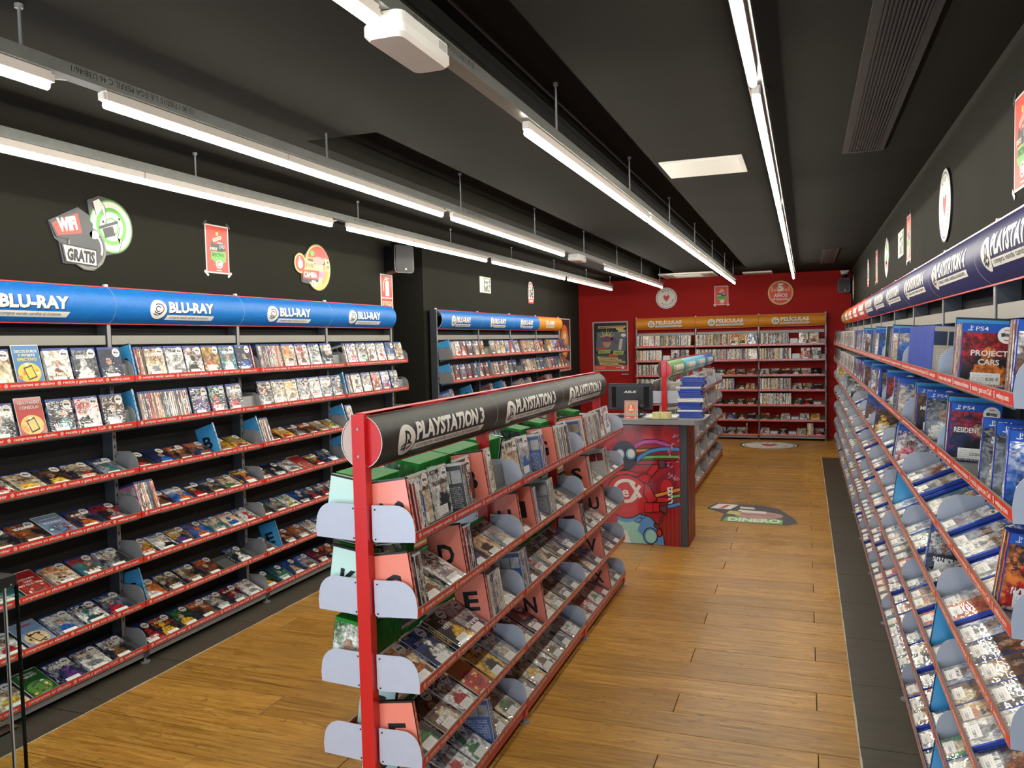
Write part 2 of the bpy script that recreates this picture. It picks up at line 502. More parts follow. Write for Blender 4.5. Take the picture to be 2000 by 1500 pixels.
fl = MB(); fl.box(-4.0, 0.8, YF, 13.3, -0.12, -0.012, M_SLOT)
floor = structure(fl.build('floor'))
PW, PL = 0.1856, 1.713
row = 0
y0 = 2.64 - 24 * PW
pk = 0
plank_meshes = {}
while y0 < YB:
    x_hi = 0.19 if y0 < 11.1 else XR + 0.02
    off = (-2.826, -2.252, -1.673)[(row - 24) % 3]
    x = off - PL * math.ceil((off + 3.0) / PL)
    y1 = min(y0 + PW, YB)
    while x < x_hi:
        a, b = max(x, -3.0), min(x + PL, x_hi)
        x += PL
        if b - a < 0.01 or y1 < YF:
            continue
        key = (round(b - a, 3), round(y1 - y0, 3))
        if key not in plank_meshes:
            q = MB()
            L, Wd, g, c = b - a, y1 - y0, 0.0016, 0.0016
            lo = [(g, g, -0.012), (L - g, g, -0.012), (L - g, Wd - g, -0.012), (g, Wd - g, -0.012)]
            md = [(a_, b_, -c * 0.6) for a_, b_, _ in lo]
            tp = [(g + c, g + c, 0), (L - g - c, g + c, 0), (L - g - c, Wd - g - c, 0), (g + c, Wd - g - c, 0)]
            vs = lo + md + tp
            q.raw(vs, [(8, 9, 10, 11)] + [(i, (i + 1) % 4, 4 + (i + 1) % 4, 4 + i) for i in range(4)] + [(4 + i, 4 + (i + 1) % 4, 8 + (i + 1) % 4, 8 + i) for i in range(4)], M_WOOD)
            plank_meshes[key] = q.mesh('plank')
        o = link('plank', plank_meshes[key], floor, Matrix.Translation((a, y0, RND.uniform(-0.0006, 0.0004))))
        pk += 1
    y0 += PW
    row += 1
# dark tile border along both wall racks
q = MB(); q.box(0.001, 0.597, 0.001, 0.597, -0.012, -0.001, M_TILE); tile_big = q.mesh('tile')
q = MB(); q.box(0.001, 0.449, 0.001, 0.597, -0.012, -0.001, M_TILE); tile_small = q.mesh('tile')
for k in range(21):
    link('tile', tile_small, floor, Matrix.Translation((0.192, YF + 0.2 + 0.6 * k, 0))) if YF + 0.2 + 0.6 * (k + 1) < 11.15 else None
for k in range(25):
    link('tile', tile_big, floor, Matrix.Translation((-3.602, YF + 0.1 + 0.6 * k, 0))) if YF + 0.1 + 0.6 * (k + 1) < 13.1 else None
M_CAULK = flat('pale_caulk', 186, 180, 164, 0.7)
for x, yb in ((0.190, 11.12), (-3.0, YB)):
    q = MB(); yy = YF
    while yy < yb:
        w = RND.uniform(0.0015, 0.004)
        q.box(x - w, x + w, yy, min(yb, yy + 0.12), -0.01, 0.0008, M_CAULK); yy += 0.12
    q.build('edge_strip', floor)

ce = MB()
for a, b, ya, yb, zb in ((-4.0, -2.17, YF, 13.2, ZC), (-2.17, -1.80, YF, 3.23, ZC), (-2.17, -1.80, 12.75, 13.2, ZC), (-1.80, -1.056, YF, 13.2, ZC), (-0.773, 0.8, YF, 13.2, ZC), (-1.056, -0.773, 11.75, 13.2, ZC)):
    ce.box(a, b, ya, yb, zb, 2.8, M_CEIL)
ce.box(-2.17, -1.80, 3.23, 12.75, ZC + 0.10, 2.8, M_SLOT)
ce.box(-1.056, -0.773, YF, 11.75, ZC + 0.09, 2.8, M_SLOT)
# shadow-gap rails of the lowered panels
ce.box(-1.81, -1.79, 3.23, 12.75, ZC + 0.02, ZC + 0.045, M_BLKPL)
ce.box(-1.07, -1.045, YF, 11.75, ZC + 0.015, ZC + 0.04, M_BLKPL)
ce.box(-0.99, -0.985, YF, 11.75, ZC + 0.06, ZC + 0.07, M_BLKPL)
structure(ce.build('ceiling'))

wl = MB()
wl.box(-3.9, XL, YF, 6.34, 0, ZC + 0.15, M_WALL)
wl.box(-4.1, -3.8, 6.34, 6.95, 0, ZC + 0.15, M_WALL)
wl.box(-3.9, XL, 6.95, 9.97, 0, ZC + 0.15, M_WALL)
wl.box(-3.9, -3.5, 9.97, 11.2, 0, ZC + 0.15, M_WALL)
wl.box(-3.9, -3.56, 11.2, YB + 0.2, 0, ZC + 0.15, M_WALL)
structure(wl.build('wall_left'))
wr = MB(); wr.box(XR, 0.85, YF, YB + 0.2, 0, ZC + 0.15, M_WALL); structure(wr.build('wall_right'))
wb_ = MB()
wb_.box(-3.56, XR, YB, YB + 0.2, 0, ZC + 0.15, M_RED)
structure(wb_.build('wall_back'))
d = MB()
d.box(-3.45, -2.65, YB - 0.012, YB, 0, 1.915, M_RED); d.box(-3.42, -2.68, YB - 0.016, YB - 0.012, 0, 1.885, M_RED)
dr = structure(d.build('door_1'))
d = MB(); d.cyl((-2.74, YB - 0.016, 1.02), (-2.74, YB - 0.05, 1.02), 0.012, M_GREYST); d.box(-2.84, -2.73, YB - 0.06, YB - 0.045, 1.01, 1.03, M_GREYST)
d.build('door_handle', dr)
# shop front behind the camera: open glazing with a header, a plinth and mullions
wf = MB()
wf.box(-4.0, 0.85, YF - 0.15, YF, 2.35, ZC + 0.2, M_WALL); wf.box(-4.0, 0.85, YF - 0.15, YF, -0.1, 0.12, M_WALL)
wf.box(-4.1, -3.43, YF - 0.15, YF, 0, ZC, M_WALL); wf.box(0.55, 0.85, YF - 0.15, YF, 0, ZC, M_WALL)
structure(wf.build('wall_front'))
w1 = MB()
for x in (-3.4, -2.1, -0.8, 0.5):
    w1.box(x - 0.03, x + 0.03, YF - 0.1, YF - 0.04, 0.12, 2.35, M_BLKPL)
structure(w1.build('window_1'))

# ------------------------------------------------------------------ light rows
ZT = 2.34
def batten(y0, y1, x):
    L = y1 - y0
    t = MB()
    t.bbox(x - 0.013, x + 0.013, y0, y1, ZT + 0.026, ZT + 0.052, M_LAMPBODY, 0.004, axis='y')
    b = t
    return b
def light_row(x, segs, rods, y_start, y_end, label, stencil=False):
    root = thing('light_row', label, 'ceiling light', TR(x, 0, 0), 'suspended tube light rows')
    c = MB()
    w, t = 0.024, 0.0016
    c.box(-w, w, y_start, y_end, ZT + 0.054, ZT + 0.0556, M_GALV)
    c.box(-w, -w + t, y_start, y_end, ZT + 0.0556, ZT + 0.092, M_GALV); c.box(w - t, w, y_start, y_end, ZT + 0.0556, ZT + 0.092, M_GALV)
    c.build('steel_channel', root)
    for i, (a, b) in enumerate(segs):
        m = MB()
        m.bbox(-0.014, 0.014, a, b, ZT + 0.022, ZT + 0.054, M_LAMPBODY, 0.004, axis='y')
        m.box(-0.011, 0.011, a - 0.012, a, ZT + 0.024, ZT + 0.046, M_LAMPBODY); m.box(-0.011, 0.011, b, b + 0.012, ZT + 0.024, ZT + 0.046, M_LAMPBODY)
        bo = m.build('lamp_body', root)
        e = MB()
        e.cyl((0, a + 0.004, ZT + 0.0125), (0, b - 0.004, ZT + 0.0125), 0.0125, M_TUBE, seg=10)
        e.build('lamp_tube', bo)
        k = MB(); k.cyl((0, b, ZT + 0.036), (0, min(b + 0.06, y_end), ZT + 0.048), 0.004, M_OFFWHITE, seg=6); k.build('connector', bo)
    for y, zt in rods:
        r = MB(); r.cyl((0, y, ZT + 0.056), (0, y, zt), 0.0045, M_GREYST, seg=8); r.cyl((0, y, zt - 0.012), (0, y, zt), 0.011, M_GREYST, seg=8); r.cyl((0, y, ZT + 0.058), (0, y, ZT + 0.066), 0.009, M_GREYST, seg=6)
        r.build('hanging_rod', root)
    return root
hiA, hiB = ZC + 0.10, ZC + 0.09
L1 = light_row(-2.78, [(0.42, 1.90), (1.95, 2.85), (2.856, 4.373), (4.565, 5.47), (5.476, 6.965), (7.135, 8.04), (8.046, 9.55), (9.71, 10.62), (10.626, 12.11)], [(y, ZC) for y in (0.3, 1.72, 3.19, 4.70, 6.18, 7.66, 9.12, 10.6, 12.0)], -1.2, 12.14, 'leftmost row of lit tubes hung nearest the left wall')
L2 = light_row(-2.01, [(-0.7, 0.2), (0.206, 1.73), (1.923, 2.835), (2.841, 4.35), (4.50, 5.40), (5.406, 6.886), (8.475, 9.46), (9.578, 10.6), (10.606, 12.1)], [(0.2, ZC), (1.65, ZC)] + [(y, hiA) for y in (3.147, 4.636, 6.095, 7.6, 9.05, 10.51, 11.9)], -1.2, 12.13, 'second row of lit tubes from the left wall')
L3 = light_row(-0.945, [(-0.7, 0.2), (0.206, 1.70), (2.793, 3.70), (3.706, 5.164), (5.254, 6.17), (6.176, 7.674), (7.789, 8.70), (8.706, 10.2), (10.26, 11.886)], [(y, hiB) for y in (0.3, 1.75, 3.175, 4.62, 6.06, 7.51, 8.97, 10.4, 11.65)], -1.2, 11.92, 'third row of lit tubes, above the front island rack')
L4 = light_row(-0.145, [(-0.7, 0.2), (0.206, 2.55), (2.71, 5.06), (5.23, 7.63), (7.75, 10.15), (10.25, 11.37)], [(y, ZC) for y in (0.3, 1.8, 3.3, 4.8, 6.3, 7.8, 9.3, 10.8)], -1.2, 11.4, 'rightmost row of lit tubes along the aisle ceiling')

# stencilled maker's print on the channels (upside down, facing the aisle)
def stencil(root, y, txt, side=1):
    f = Flat(); f.text(txt, 0, 0, 0.026, M_BLACK, 1, bold=0.0)
    # text runs towards the camera, upside down, on the +x flank of the channel
    f.v = [(0.0241 + h, y - a, ZT + 0.086 - b) for a, b, h in f.v]
    f.build('stencilled_lettering', root)
stencil(L2, 2.28, '15:30 17/07/15 L.6. EGA PERFIL C 46 U38/46/1')
stencil(L2, 5.0, '15:30 17/07/15 L.6. EGA PERFIL C 46')
stencil(L1, 5.0, '15:30 17/07/15 L.6. EGA PERFIL C 46')
stencil(L3, 2.25, '15:30 17/07/15 L.6. EGA PERFIL C 46')

def emergency_lamp(x, y, label):
    root = thing('emergency_light', label, 'emergency light', TR(x, y, ZT - 0.008), 'emergency lights on the light rows')
    b = MB(); b.bbox(-0.052, 0.052, -0.138, 0.138, 0.030, 0.0605, M_OFFWHITE, 0.02); b.build('base', root)
    d_ = MB()
    n0 = [(-0.055, -0.145), (0.055, -0.145), (0.055, 0.145), (-0.055, 0.145)]
    def ring(sx, sy, z, r=0.02):
        out = []
        for cx, cy, st in ((1, 1, 0), (-1, 1, 90), (-1, -1, 180), (1, -1, 270)):
            for k in range(4):
                t = math.radians(st + 30 * k)
                out.append(((sx - r) * cx + r * math.cos(t), (sy - r) * cy + r * math.sin(t), z))
        return out
    rr = [ring(0.055, 0.142, 0.032), ring(0.055, 0.142, 0.010), ring(0.046, 0.132, 0.0)]
    n = len(rr[0])
    for a, b2 in zip(rr[:-1], rr[1:]):
        d_.raw(a + b2, [(i, n + i, n + (i + 1) % n, (i + 1) % n) for i in range(n)], M_DIFF, True)
    d_.raw(rr[-1], [tuple(reversed(range(n)))], M_DIFF)
    d_.build('diffuser', root)
    t = MB(); t.box(0.0521, 0.0526, 0.07, 0.115, 0.036, 0.056, M_EDGE); t.build('name_plate', root)
    return root
M_DIFF = flat('frosted_diffuser', 236, 232, 226, 0.35, coat=0.4)
emergency_lamp(-0.945, 1.875, 'large white emergency light on the third light row, nearest the camera')
emergency_lamp(-2.01, 7.35, 'small distant white emergency light on the second light row')

# ------------------------------------------------------------------ ceiling fittings
def vent(x0, x1, y0, y1, label, n):
    root = thing('air_vent', label, 'air vent', TR((x0 + x1) / 2, (y0 + y1) / 2, ZC), 'black slatted ceiling vents')
    w, l = (x1 - x0) / 2, (y1 - y0) / 2
    f = MB()
    for a, b, c, d_ in ((-w, -w + 0.03, -l, l), (w - 0.03, w, -l, l), (-w + 0.03, w - 0.03, -l, -l + 0.03), (-w + 0.03, w - 0.03, l - 0.03, l)):
        f.box(a, b, c, d_, -0.008, 0.0, M_BLKV)
    f.build('frame', root)
    p = MB(); p.box(-w + 0.03, w - 0.03, -l + 0.03, l - 0.03, -0.0015, -0.0005, M_BLKPL); p.build('backing', root)
    s_ = MB(); s_.box(-0.0012, 0.0045, -l + 0.03, l - 0.03, -0.010, -0.002, M_BLKV); me = s_.mesh('slat')
    for k in range(n):
        link('slat', me, root, Matrix.Translation((-w + 0.03 + (k + 0.5) * (2 * w - 0.06) / n, 0, 0)))
M_BLKV = flat('black_vent_paint', 40, 38, 35, 0.5)
vent(0.185, 0.38, 1.95, 4.62, 'long black slatted air vent in the ceiling beside the right wall', 11)
vent(0.185, 0.36, 9.68, 11.6, 'far black slatted air vent near the red back wall', 10)
p = MB(); p.bbox(-0.745, -0.31, 4.42, 4.87, ZC - 0.006, ZC, M_OFFWHITE, 0.006); p.box(-0.725, -0.33, 4.44, 4.85, ZC - 0.009, ZC - 0.006, M_OFFWHITE)
tag(p.build('access_panel'), 'white rectangular access panel set into the dark ceiling', 'panel')
ac = thing('air_conditioner', 'white cassette air conditioner in the ceiling by the back wall', 'air conditioner', TR(-1.66, 12.42, ZC))
p = MB(); p.bbox(-0.40, 0.40, -0.40, 0.40, -0.02, 0.0, M_OFFWHITE, 0.03); p.build('panel', ac)
p = MB()
for k in range(9):
    p.box(-0.2, 0.2, -0.2 + k * 0.045, -0.185 + k * 0.045, -0.026, -0.02, M_OFFWHITE)
p.build('grille', ac)
for a, b, c, d_ in ((-0.3, 0.3, -0.36, -0.29), (-0.3, 0.3, 0.29, 0.36), (-0.36, -0.29, -0.28, 0.28), (0.29, 0.36, -0.28, 0.28)):
    p = MB(); p.box(a, b, c, d_, -0.024, -0.02, M_EDGE); p.build('louvre', ac)
p = MB(); p.bbox(-0.88, -0.46, 12.45, 12.87, ZC - 0.018, ZC, M_OFFWHITE, 0.01); p.box(-0.84, -0.50, 12.49, 12.83, ZC - 0.022, ZC - 0.018, M_EDGE)
tag(p.build('ceiling_panel'), 'flat white ceiling panel beside the air conditioner', 'panel')

# ------------------------------------------------------------------ speakers and camera
def speaker(M, label, w=0.2, h=0.24, dp=0.17):
    root = thing('speaker', label, 'speaker', M, 'black wall speakers')
    b = MB(); b.bbox(-w / 2, w / 2, 0, dp, -h / 2, h / 2, M_BLKPL, 0.03, axis='y'); b.build('cabinet', root)
    g = MB(); g.bbox(-w / 2 + 0.012, w / 2 - 0.012, -0.006, 0, -h / 2 + 0.012, h / 2 - 0.012, M_DGRILL, 0.025, axis='y'); go = g.build('grille', root)
    f = Flat(); f.poly([(0.0, -h / 2 + 0.028), (0.024, -h / 2 + 0.028), (0.012, -h / 2 + 0.046)], M_WHITE); f.poly([(0.007, -h / 2 + 0.031), (0.017, -h / 2 + 0.031), (0.012, -h / 2 + 0.039)], M_BLACK, 2); f.upright(-0.0062); f.build('badge', root)
    a = MB(); a.box(-0.02, 0.02, dp, dp + 0.05, -0.03, 0.03, M_BLKPL); a.build('bracket', root)
M_DGRILL = flat('black_speaker_grille', 30, 30, 32, 0.6)
speaker(TR(-3.24, 6.22, 2.33, math.radians(62)), 'black speaker on the left wall above the extinguisher sign')
speaker(TR(0.535, 12.83, 2.31, math.radians(-12)), 'black speaker high in the right corner of the red wall', 0.17, 0.21, 0.14)
cam_ = thing('security_camera', 'white dome security camera in the ceiling corner', 'camera', TR(0.545, 12.9, 2.475))
p = MB(); p.bbox(-0.06, 0.06, -0.03, 0.11, 0.035, 0.055, M_OFFWHITE, 0.01); p.cyl((0, 0, 0.0), (0, 0, 0.036), 0.05, M_OFFWHITE, seg=20); p.build('housing', cam_)
bm = bmesh.new(); bmesh.ops.create_uvsphere(bm, u_segments=16, v_segments=10, radius=0.042)
me = bpy.data.meshes.new('lens_dome'); bm.to_mesh(me); bm.free(); me.materials.append(M_BLKPL)
for pl in me.polygons: pl.use_smooth = True
link('lens_dome', me, cam_, Matrix.Translation((0, -0.012, -0.012)))

# ------------------------------------------------------------------ shelving
STRIP_TXT = ('comprar vender cambiar', 'compramos en efectivo', 'recicla y gana con CeX', 'webuy.com')
_strip_cache = {}
def strip_lettering(L):
    key = round(L, 2)
    if key in _strip_cache:
        return _strip_cache[key]
    f = Flat()
    ws = [0.22, 0.215, 0.225, 0.115]
    k = L / 0.99
    u = 0.03 * k
    for t, w in zip(STRIP_TXT, ws):
        # small shop emblem in front of every phrase
        f.ell(u, 0.0, 0.0085, 0.0085, M_WHITE, 1, 12); f.arc(u, 0, 0.0052, 0.0052, 50, 310, 0.0022, M_STRIP, 2, 8); f.path([(u - 0.001, -0.004), (u + 0.007, 0.004)], 0.0022, M_STRIP, 2)
        u += 0.020 * k
        f.text(t, u, -0.005, 0.0185, M_WHITE, 1, width=w * k, bold=0.012)
        u += (w + 0.024) * k
    f.upright(-0.0002)
    _strip_cache[key] = f.mesh('strip_lettering')
    return _strip_cache[key]
_mesh_cache = {}
def strip_mesh(L):
    key = ('strip', round(L, 3))
    if key not in _mesh_cache:
        q = MB()
        q.box(0.001, L - 0.001, 0, 0.003, -0.0125, 0.0125, M_STRIP)
        q.box(0.001, L - 0.001, -0.0006, 0.004, 0.0125, 0.0146, M_LIP); q.box(0.001, L - 0.001, -0.0006, 0.004, -0.0142, -0.0125, M_LIP)
        _mesh_cache[key] = q.mesh('price_strip')
    return _mesh_cache[key]
def plate_mesh(m, dpt=0.15):
    key = ('plate', m.name, dpt)
    if key not in _mesh_cache:
        pts = [(0.003, -0.030), (0.001, 0.0), (0.003, 0.014)]
        for k in range(8):
            t = math.radians(175 - 85 * k / 7)
            pts.append((0.064 + 0.060 * math.cos(t), 0.018 + 0.062 * math.sin(t)))
        pts += [(dpt - 0.004, 0.077), (dpt - 0.002, 0.075), (dpt - 0.002, -0.030), (dpt - 0.008, -0.036), (dpt - 0.014, -0.037)]
        q = MB(); q.prism(pts, -0.001, 0.001, m, 'x')
        for yy, zz in ((dpt - 0.013, -0.028), (dpt - 0.013, 0.064)):
            q.cyl((-0.0022, yy, zz), (0.0022, yy, zz), 0.003, M_BLKPL, seg=8)
        _mesh_cache[key] = q.mesh('side_plate')
    return _mesh_cache[key]

# ---- printed header signs (curved)
def logo_disc(f, cu, cv, rx, ry, kind):
    """white rounded emblem at the left of a header text"""
    U = lambda a, b: (cu + a * rx, cv + b * ry)
    r = (rx + ry) / 2
    if kind == 'egg':
        f.ell(cu + 0.004, cv - 0.004, rx, ry, M_SHAD, 1, 30); f.ell(cu, cv, rx, ry, M_WHITE, 2, 30)
        f.arc(cu + 0.05 * rx, cv + 0.08 * ry, rx * 0.58, ry * 0.5, -150, 130, r * 0.11, M_NAVYP, 3, 14)
        f.arc(cu, cv + 0.05 * ry, rx * 0.30, ry * 0.26, 20, 300, r * 0.10, M_NAVYP, 3, 12)
        f.path([U(-0.55, -0.45), U(-0.1, -0.62), U(0.4, -0.4)], r * 0.09, M_NAVYP, 3)
    elif kind == 'ps':
        f.ell(cu, cv, rx, ry, M_WHITE, 2, 30)
        f.path([U(-0.12, -0.72), U(-0.12, 0.62)], r * 0.2, M_BLACK, 3)
        f.path([U(-0.12, 0.56), U(0.22, 0.44), U(0.36, 0.2), U(0.3, -0.06), U(0.08, -0.08)], r * 0.17, M_BLACK, 3)
        f.path([U(-0.2, -0.22), U(-0.56, -0.40), U(-0.5, -0.56), U(-0.2, -0.5)], r * 0.13, M_BLACK, 3)
        f.path([U(0.04, -0.24), U(0.4, -0.2), U(0.58, -0.32), U(0.44, -0.46), U(0.04, -0.6)], r * 0.13, M_BLACK, 3)
    elif kind == 'reel':
        f.ell(cu, cv, rx, ry, M_WHITE, 2, 26)
        f.poly([U(-0.55, -0.4), U(0.5, -0.4), U(0.6, 0.2), U(-0.45, 0.2)], M_NAVYG, 3); f.poly([U(-0.6, 0.3), U(0.5, 0.5), U(0.55, 0.68), U(-0.6, 0.48)], M_NAVYG, 3)
        f.rect(cu - 0.3 * rx, cu + 0.3 * rx, cv - 0.25 * ry, cv + 0.05 * ry, M_WHITE, 4)
M_NAVYG = flat('grey_print', 96, 96, 100, 0.5)

SIGN_LAYOUT = {  # emblem centre, emblem radii, text start, text width, baseline above the middle, slogan bar bottom / top
    'egg': (0.285, 0.060, 0.051, 0.362, 0.354, -0.024, -0.066, -0.040), 'ps': (0.163, 0.059, 0.049, 0.231, 0.59, -0.018, -0.052, -0.030), 'reel': (0.25, 0.056, 0.054, 0.326, 0.406, -0.012, -0.060, -0.032)}
def sign_print(title, kind, L, H, tm=M_WHITE, tw=None):
    f = Flat()
    c = H / 2
    lu, rx, ry, tu, w, base, b0, b1 = SIGN_LAYOUT[kind]
    if tw: w = tw
    if title == 'ANIME': lu, tu = 0.34, 0.43
    logo_disc(f, lu, c - 0.012 if kind != 'reel' else c - 0.008, rx, ry, kind)
    sh = 0.12 if kind == 'ps' else 0.0
    f.text(title, tu + 0.005, c + base - 0.005, 0.0765, M_SHAD, 1, width=w, bold=0.045, shear=sh)
    f.text(title, tu, c + base, 0.0765, tm, 2, width=w, bold=0.045, shear=sh)
    f.rect(tu - 0.02, tu + w - 0.004, c + b0, c + b1, M_WHITE, 2, 0.012)
    f.text('compra vende cambia al instante', tu + 0.01, c + b0 + 0.0075, 0.021, M_BLACK, 3, width=w - 0.05, shear=0.2)
    return f
M_SHAD = flat('dark_print_shadow', 24, 40, 80, 0.5)

def sign_bg(name, r, g, b):
    if name in MATS:
        return MATS[name]
    m = bpy.data.materials.new(name); k = NT(m)
    tc = k.n('ShaderNodeTexCoord').outputs['Object']
    vor = k.n('ShaderNodeTexVoronoi', feature='DISTANCE_TO_EDGE'); k.put(vor.inputs['Vector'], k.mix(0.12, tc, k.noise(tc, 9.0, 2.0))); vor.inputs['Scale'].default_value = 11.0
    line = k.m('SUBTRACT', 1.0, k.step(vor.outputs['Distance'], 0.02, 0.05))
    c = rgb(r, g, b)
    col = k.mix(k.m('MULTIPLY', line, 0.22), c, tuple(min(1, q * 1.7 + 0.01) for q in c))
    k.out(col, 0.46, coat=0.0, spec=0.4)
    MATS[name] = m
    return m
SIGN = {'blue': sign_bg('blue_sign_print', 14, 106, 184), 'dark': sign_bg('charcoal_sign_print', 44, 43, 39), 'navy': sign_bg('navy_sign_print', 32, 34, 88),
        'red': sign_bg('red_sign_print', 200, 40, 34), 'orange': sign_bg('orange_sign_print', 206, 132, 34), 'green': sign_bg('green_sign_print', 86, 150, 74),
        'sky': sign_bg('sky_sign_print', 96, 178, 214), 'royal': sign_bg('royal_sign_print', 54, 104, 176)}
_sign_cache = {}
def header_sign(parent, x, L, z0, z1, ye, ym, colour, title, kind, tw=0.33, T=None, bend=True):
    """curved printed panel from edge depth ye bulging to ym"""
    H = z1 - z0
    sag = ye - ym
    R = (H * H / 4 + sag * sag) / (2 * sag)
    def prof(v, h=0.0):
        # circle through both edges and the middle; distance h outwards
        dv = v - H / 2
        a = math.asin(max(-1, min(1, dv / R)))
        return (ym + R - (R + h) * math.cos(a), z0 + H / 2 + (R + h) * math.sin(a))
    key = (round(L, 3), round(H, 3), round(sag, 3), round(z0, 2), round(ym, 3), colour, title)
    if key not in _sign_cache:
        q = MB()
        n = 14
        for side, hh in ((0, 0.0), (1, -0.002)):
            vs = []
            for k in range(n + 1):
                yy, zz = prof(H * k / n, hh)
                vs += [(0.0015, yy, zz), (L - 0.0015, yy, zz)]
            q.raw(vs, [(2 * k, 2 * k + 1, 2 * k + 3, 2 * k + 2) if side == 0 else (2 * k, 2 * k + 2, 2 * k + 3, 2 * k + 1) for k in range(n)], SIGN[colour] if side == 0 else M_OFFWHITE, True)
        # white cut edges at both ends
        for xe in (0.0015, L - 0.0015):
            for k in range(n):
                a, b = prof(H * k / n), prof(H * (k + 1) / n); c, d_ = prof(H * k / n, -0.002), prof(H * (k + 1) / n, -0.002)
                q.face([(xe, *a), (xe, *b), (xe, *d_), (xe, *c)], M_WHITE)
        f = sign_print(title, kind, L, H, tw=tw) if title else None
        if title == '':
            f = Flat(); f.rect(0.27, 0.78, H / 2 - 0.055, H / 2 - 0.03, M_WHITE, 2, 0.01); logo_disc(f, 0.2, H / 2 - 0.006, 0.058, 0.05, 'ps')
            f.rect(0.28, 0.78, H / 2 - 0.02, H / 2 + 0.035, M_WHITE, 2)
        pm = None
        if f is not None:
            f.cut([H * k / 18 for k in range(1, 18)])
            f.v = [(a, *prof(b, h + 0.0003)) for a, b, h in f.v]
            pm = f.mesh('sign_lettering')
        r_ = MB(); r_.box(0, L, ye - 0.004, ye + 0.004, z1 - 0.001, z1 + 0.004, M_REDST); r_.box(0, L, ye - 0.004, ye + 0.004, z0 - 0.004, z0 + 0.001, M_REDST)
        _sign_cache[key] = (q.mesh('header_sign'), pm, r_.mesh('sign_rail'))
    a, b, c = _sign_cache[key]
    M = (T or Matrix()) @ Matrix.Translation((x, 0, 0))
    o = link('header_sign', a, parent, M)
    if b is not None:
        link('sign_lettering', b, o)
    link('sign_rail', c, o)
    return o

# ------------------------------------------------------------------ cases
KIND = {  # name, width, height, thickness, shell colour, noun
    'bd':  ('movie_case', 0.135, 0.171, 0.0135, (16, 52, 128), 'blue-edged movie case'),
    'ps3': ('clear_game_case', 0.135, 0.172, 0.014, (196, 198, 196), 'clear-edged game case'),
    'ps4': ('blue_game_case', 0.135, 0.171, 0.014, (22, 62, 168), 'blue game case'),
    'dvd': ('film_case', 0.136, 0.190, 0.0145, (44, 44, 44), 'film case'),
    'xb':  ('green_game_case', 0.136, 0.190, 0.0145, (24, 134, 40), 'green game case'),
    'wii': ('white_game_case', 0.136, 0.190, 0.0145, (224, 222, 214), 'white game case'),
}
SHELL = {}
for kk, (nm, w, h, t, c, noun) in KIND.items():
    SHELL[kk] = mat('case_plastic_' + nm, rgb(*c), 0.36 if kk != 'xb' else 0.5, coat=0.15 if kk != 'xb' else 0.0, coatr=0.2, spec=0.5 if kk != 'xb' else 0.25, var=0.04)
M_PSBAND = flat('blue_cover_band', 26, 84, 176, 0.35, coat=0.8)
def shell_geo(k):
    nm, w, h, t, c, noun = KIND[k]
    b = 0.0022
    q = MB()
    # outline in (x, y): rounded corners on the opening side, soft spine
    pts = [(-w / 2 + b, 0), (w / 2 - b, 0), (w / 2, b), (w / 2, t - b), (w / 2 - b, t), (-w / 2 + b, t), (-w / 2, t - b), (-w / 2, b)]
    q.prism(pts, 0, h, SHELL[k], 'z')
    # opening groove
    q.box(w / 2 - 0.0006, w / 2 + 0.0003, t * 0.44, t * 0.56, 0.004, h - 0.004, M_DGREY if k not in ('wii', 'ps3') else M_EDGE)
    return q
def cover_quads(k):
    """list of (points, uvs, slot) ; slots 0 sleeve 1 spine 2 band"""
    nm, w, h, t, c, noun = KIND[k]
    e = 0.0004
    x0, x1 = -w / 2 + 0.002, w / 2 - 0.0035
    top = {'bd': h - 0.011, 'ps4': h - 0.0025, 'ps3': h - 0.007, 'xb': h - 0.012, 'wii': h - 0.004, 'dvd': h - 0.004}[k]
    out = []
    split = {'ps4': h - 0.024}.get(k, top)
    out.append(([(x0, -e, 0.002), (x1, -e, 0.002), (x1, -e, split), (x0, -e, split)], [(0, 0), (1, 0), (1, 1), (0, 1)], 0))
    if k == 'ps4':
        out.append(([(x0, -e, split), (x1, -e, split), (x1, -e, top), (x0, -e, top)], [(0, 0), (1, 0), (1, 1), (0, 1)], 2))
    out.append(([(-w / 2 - e, t - 0.0007, 0.002), (-w / 2 - e, 0.0007, 0.002), (-w / 2 - e, 0.0007, top), (-w / 2 - e, t - 0.0007, top)], [(0, 0), (1, 0), (1, 1), (0, 1)], 1))
    out.append(([(x1, t + e, 0.002), (x0, t + e, 0.002), (x0, t + e, top), (x1, t + e, top)], [(3, 3), (4, 3), (4, 4), (3, 4)], 0))
    return out
def mesh_uv(name, quads, mats):
    me = bpy.data.meshes.new(name)
    vs, fs, uvs, mi = [], [], [], []
    for pts, uv, sl in quads:
        i = len(vs); vs += pts; fs.append(tuple(range(i, i + len(pts)))); uvs += uv; mi.append(sl)
    me.from_pydata(vs, [], fs)
    for m in mats:
        me.materials.append(m)
    me.polygons.foreach_set('material_index', mi)
    l = me.uv_layers.new(name='UVMap')
    for i, q in enumerate(uvs):
        l.data[i].uv = q
    me.update()
    return me
SHELL_ME = {k: shell_geo(k).mesh(KIND[k][0]) for k in KIND}
COVER_ME = {k: mesh_uv('printed_sleeve', cover_quads(k), [MC_OBJ, MS_OBJ, M_PSBAND]) for k in KIND}
LABEL_ME, STICK_ME = {}, {}
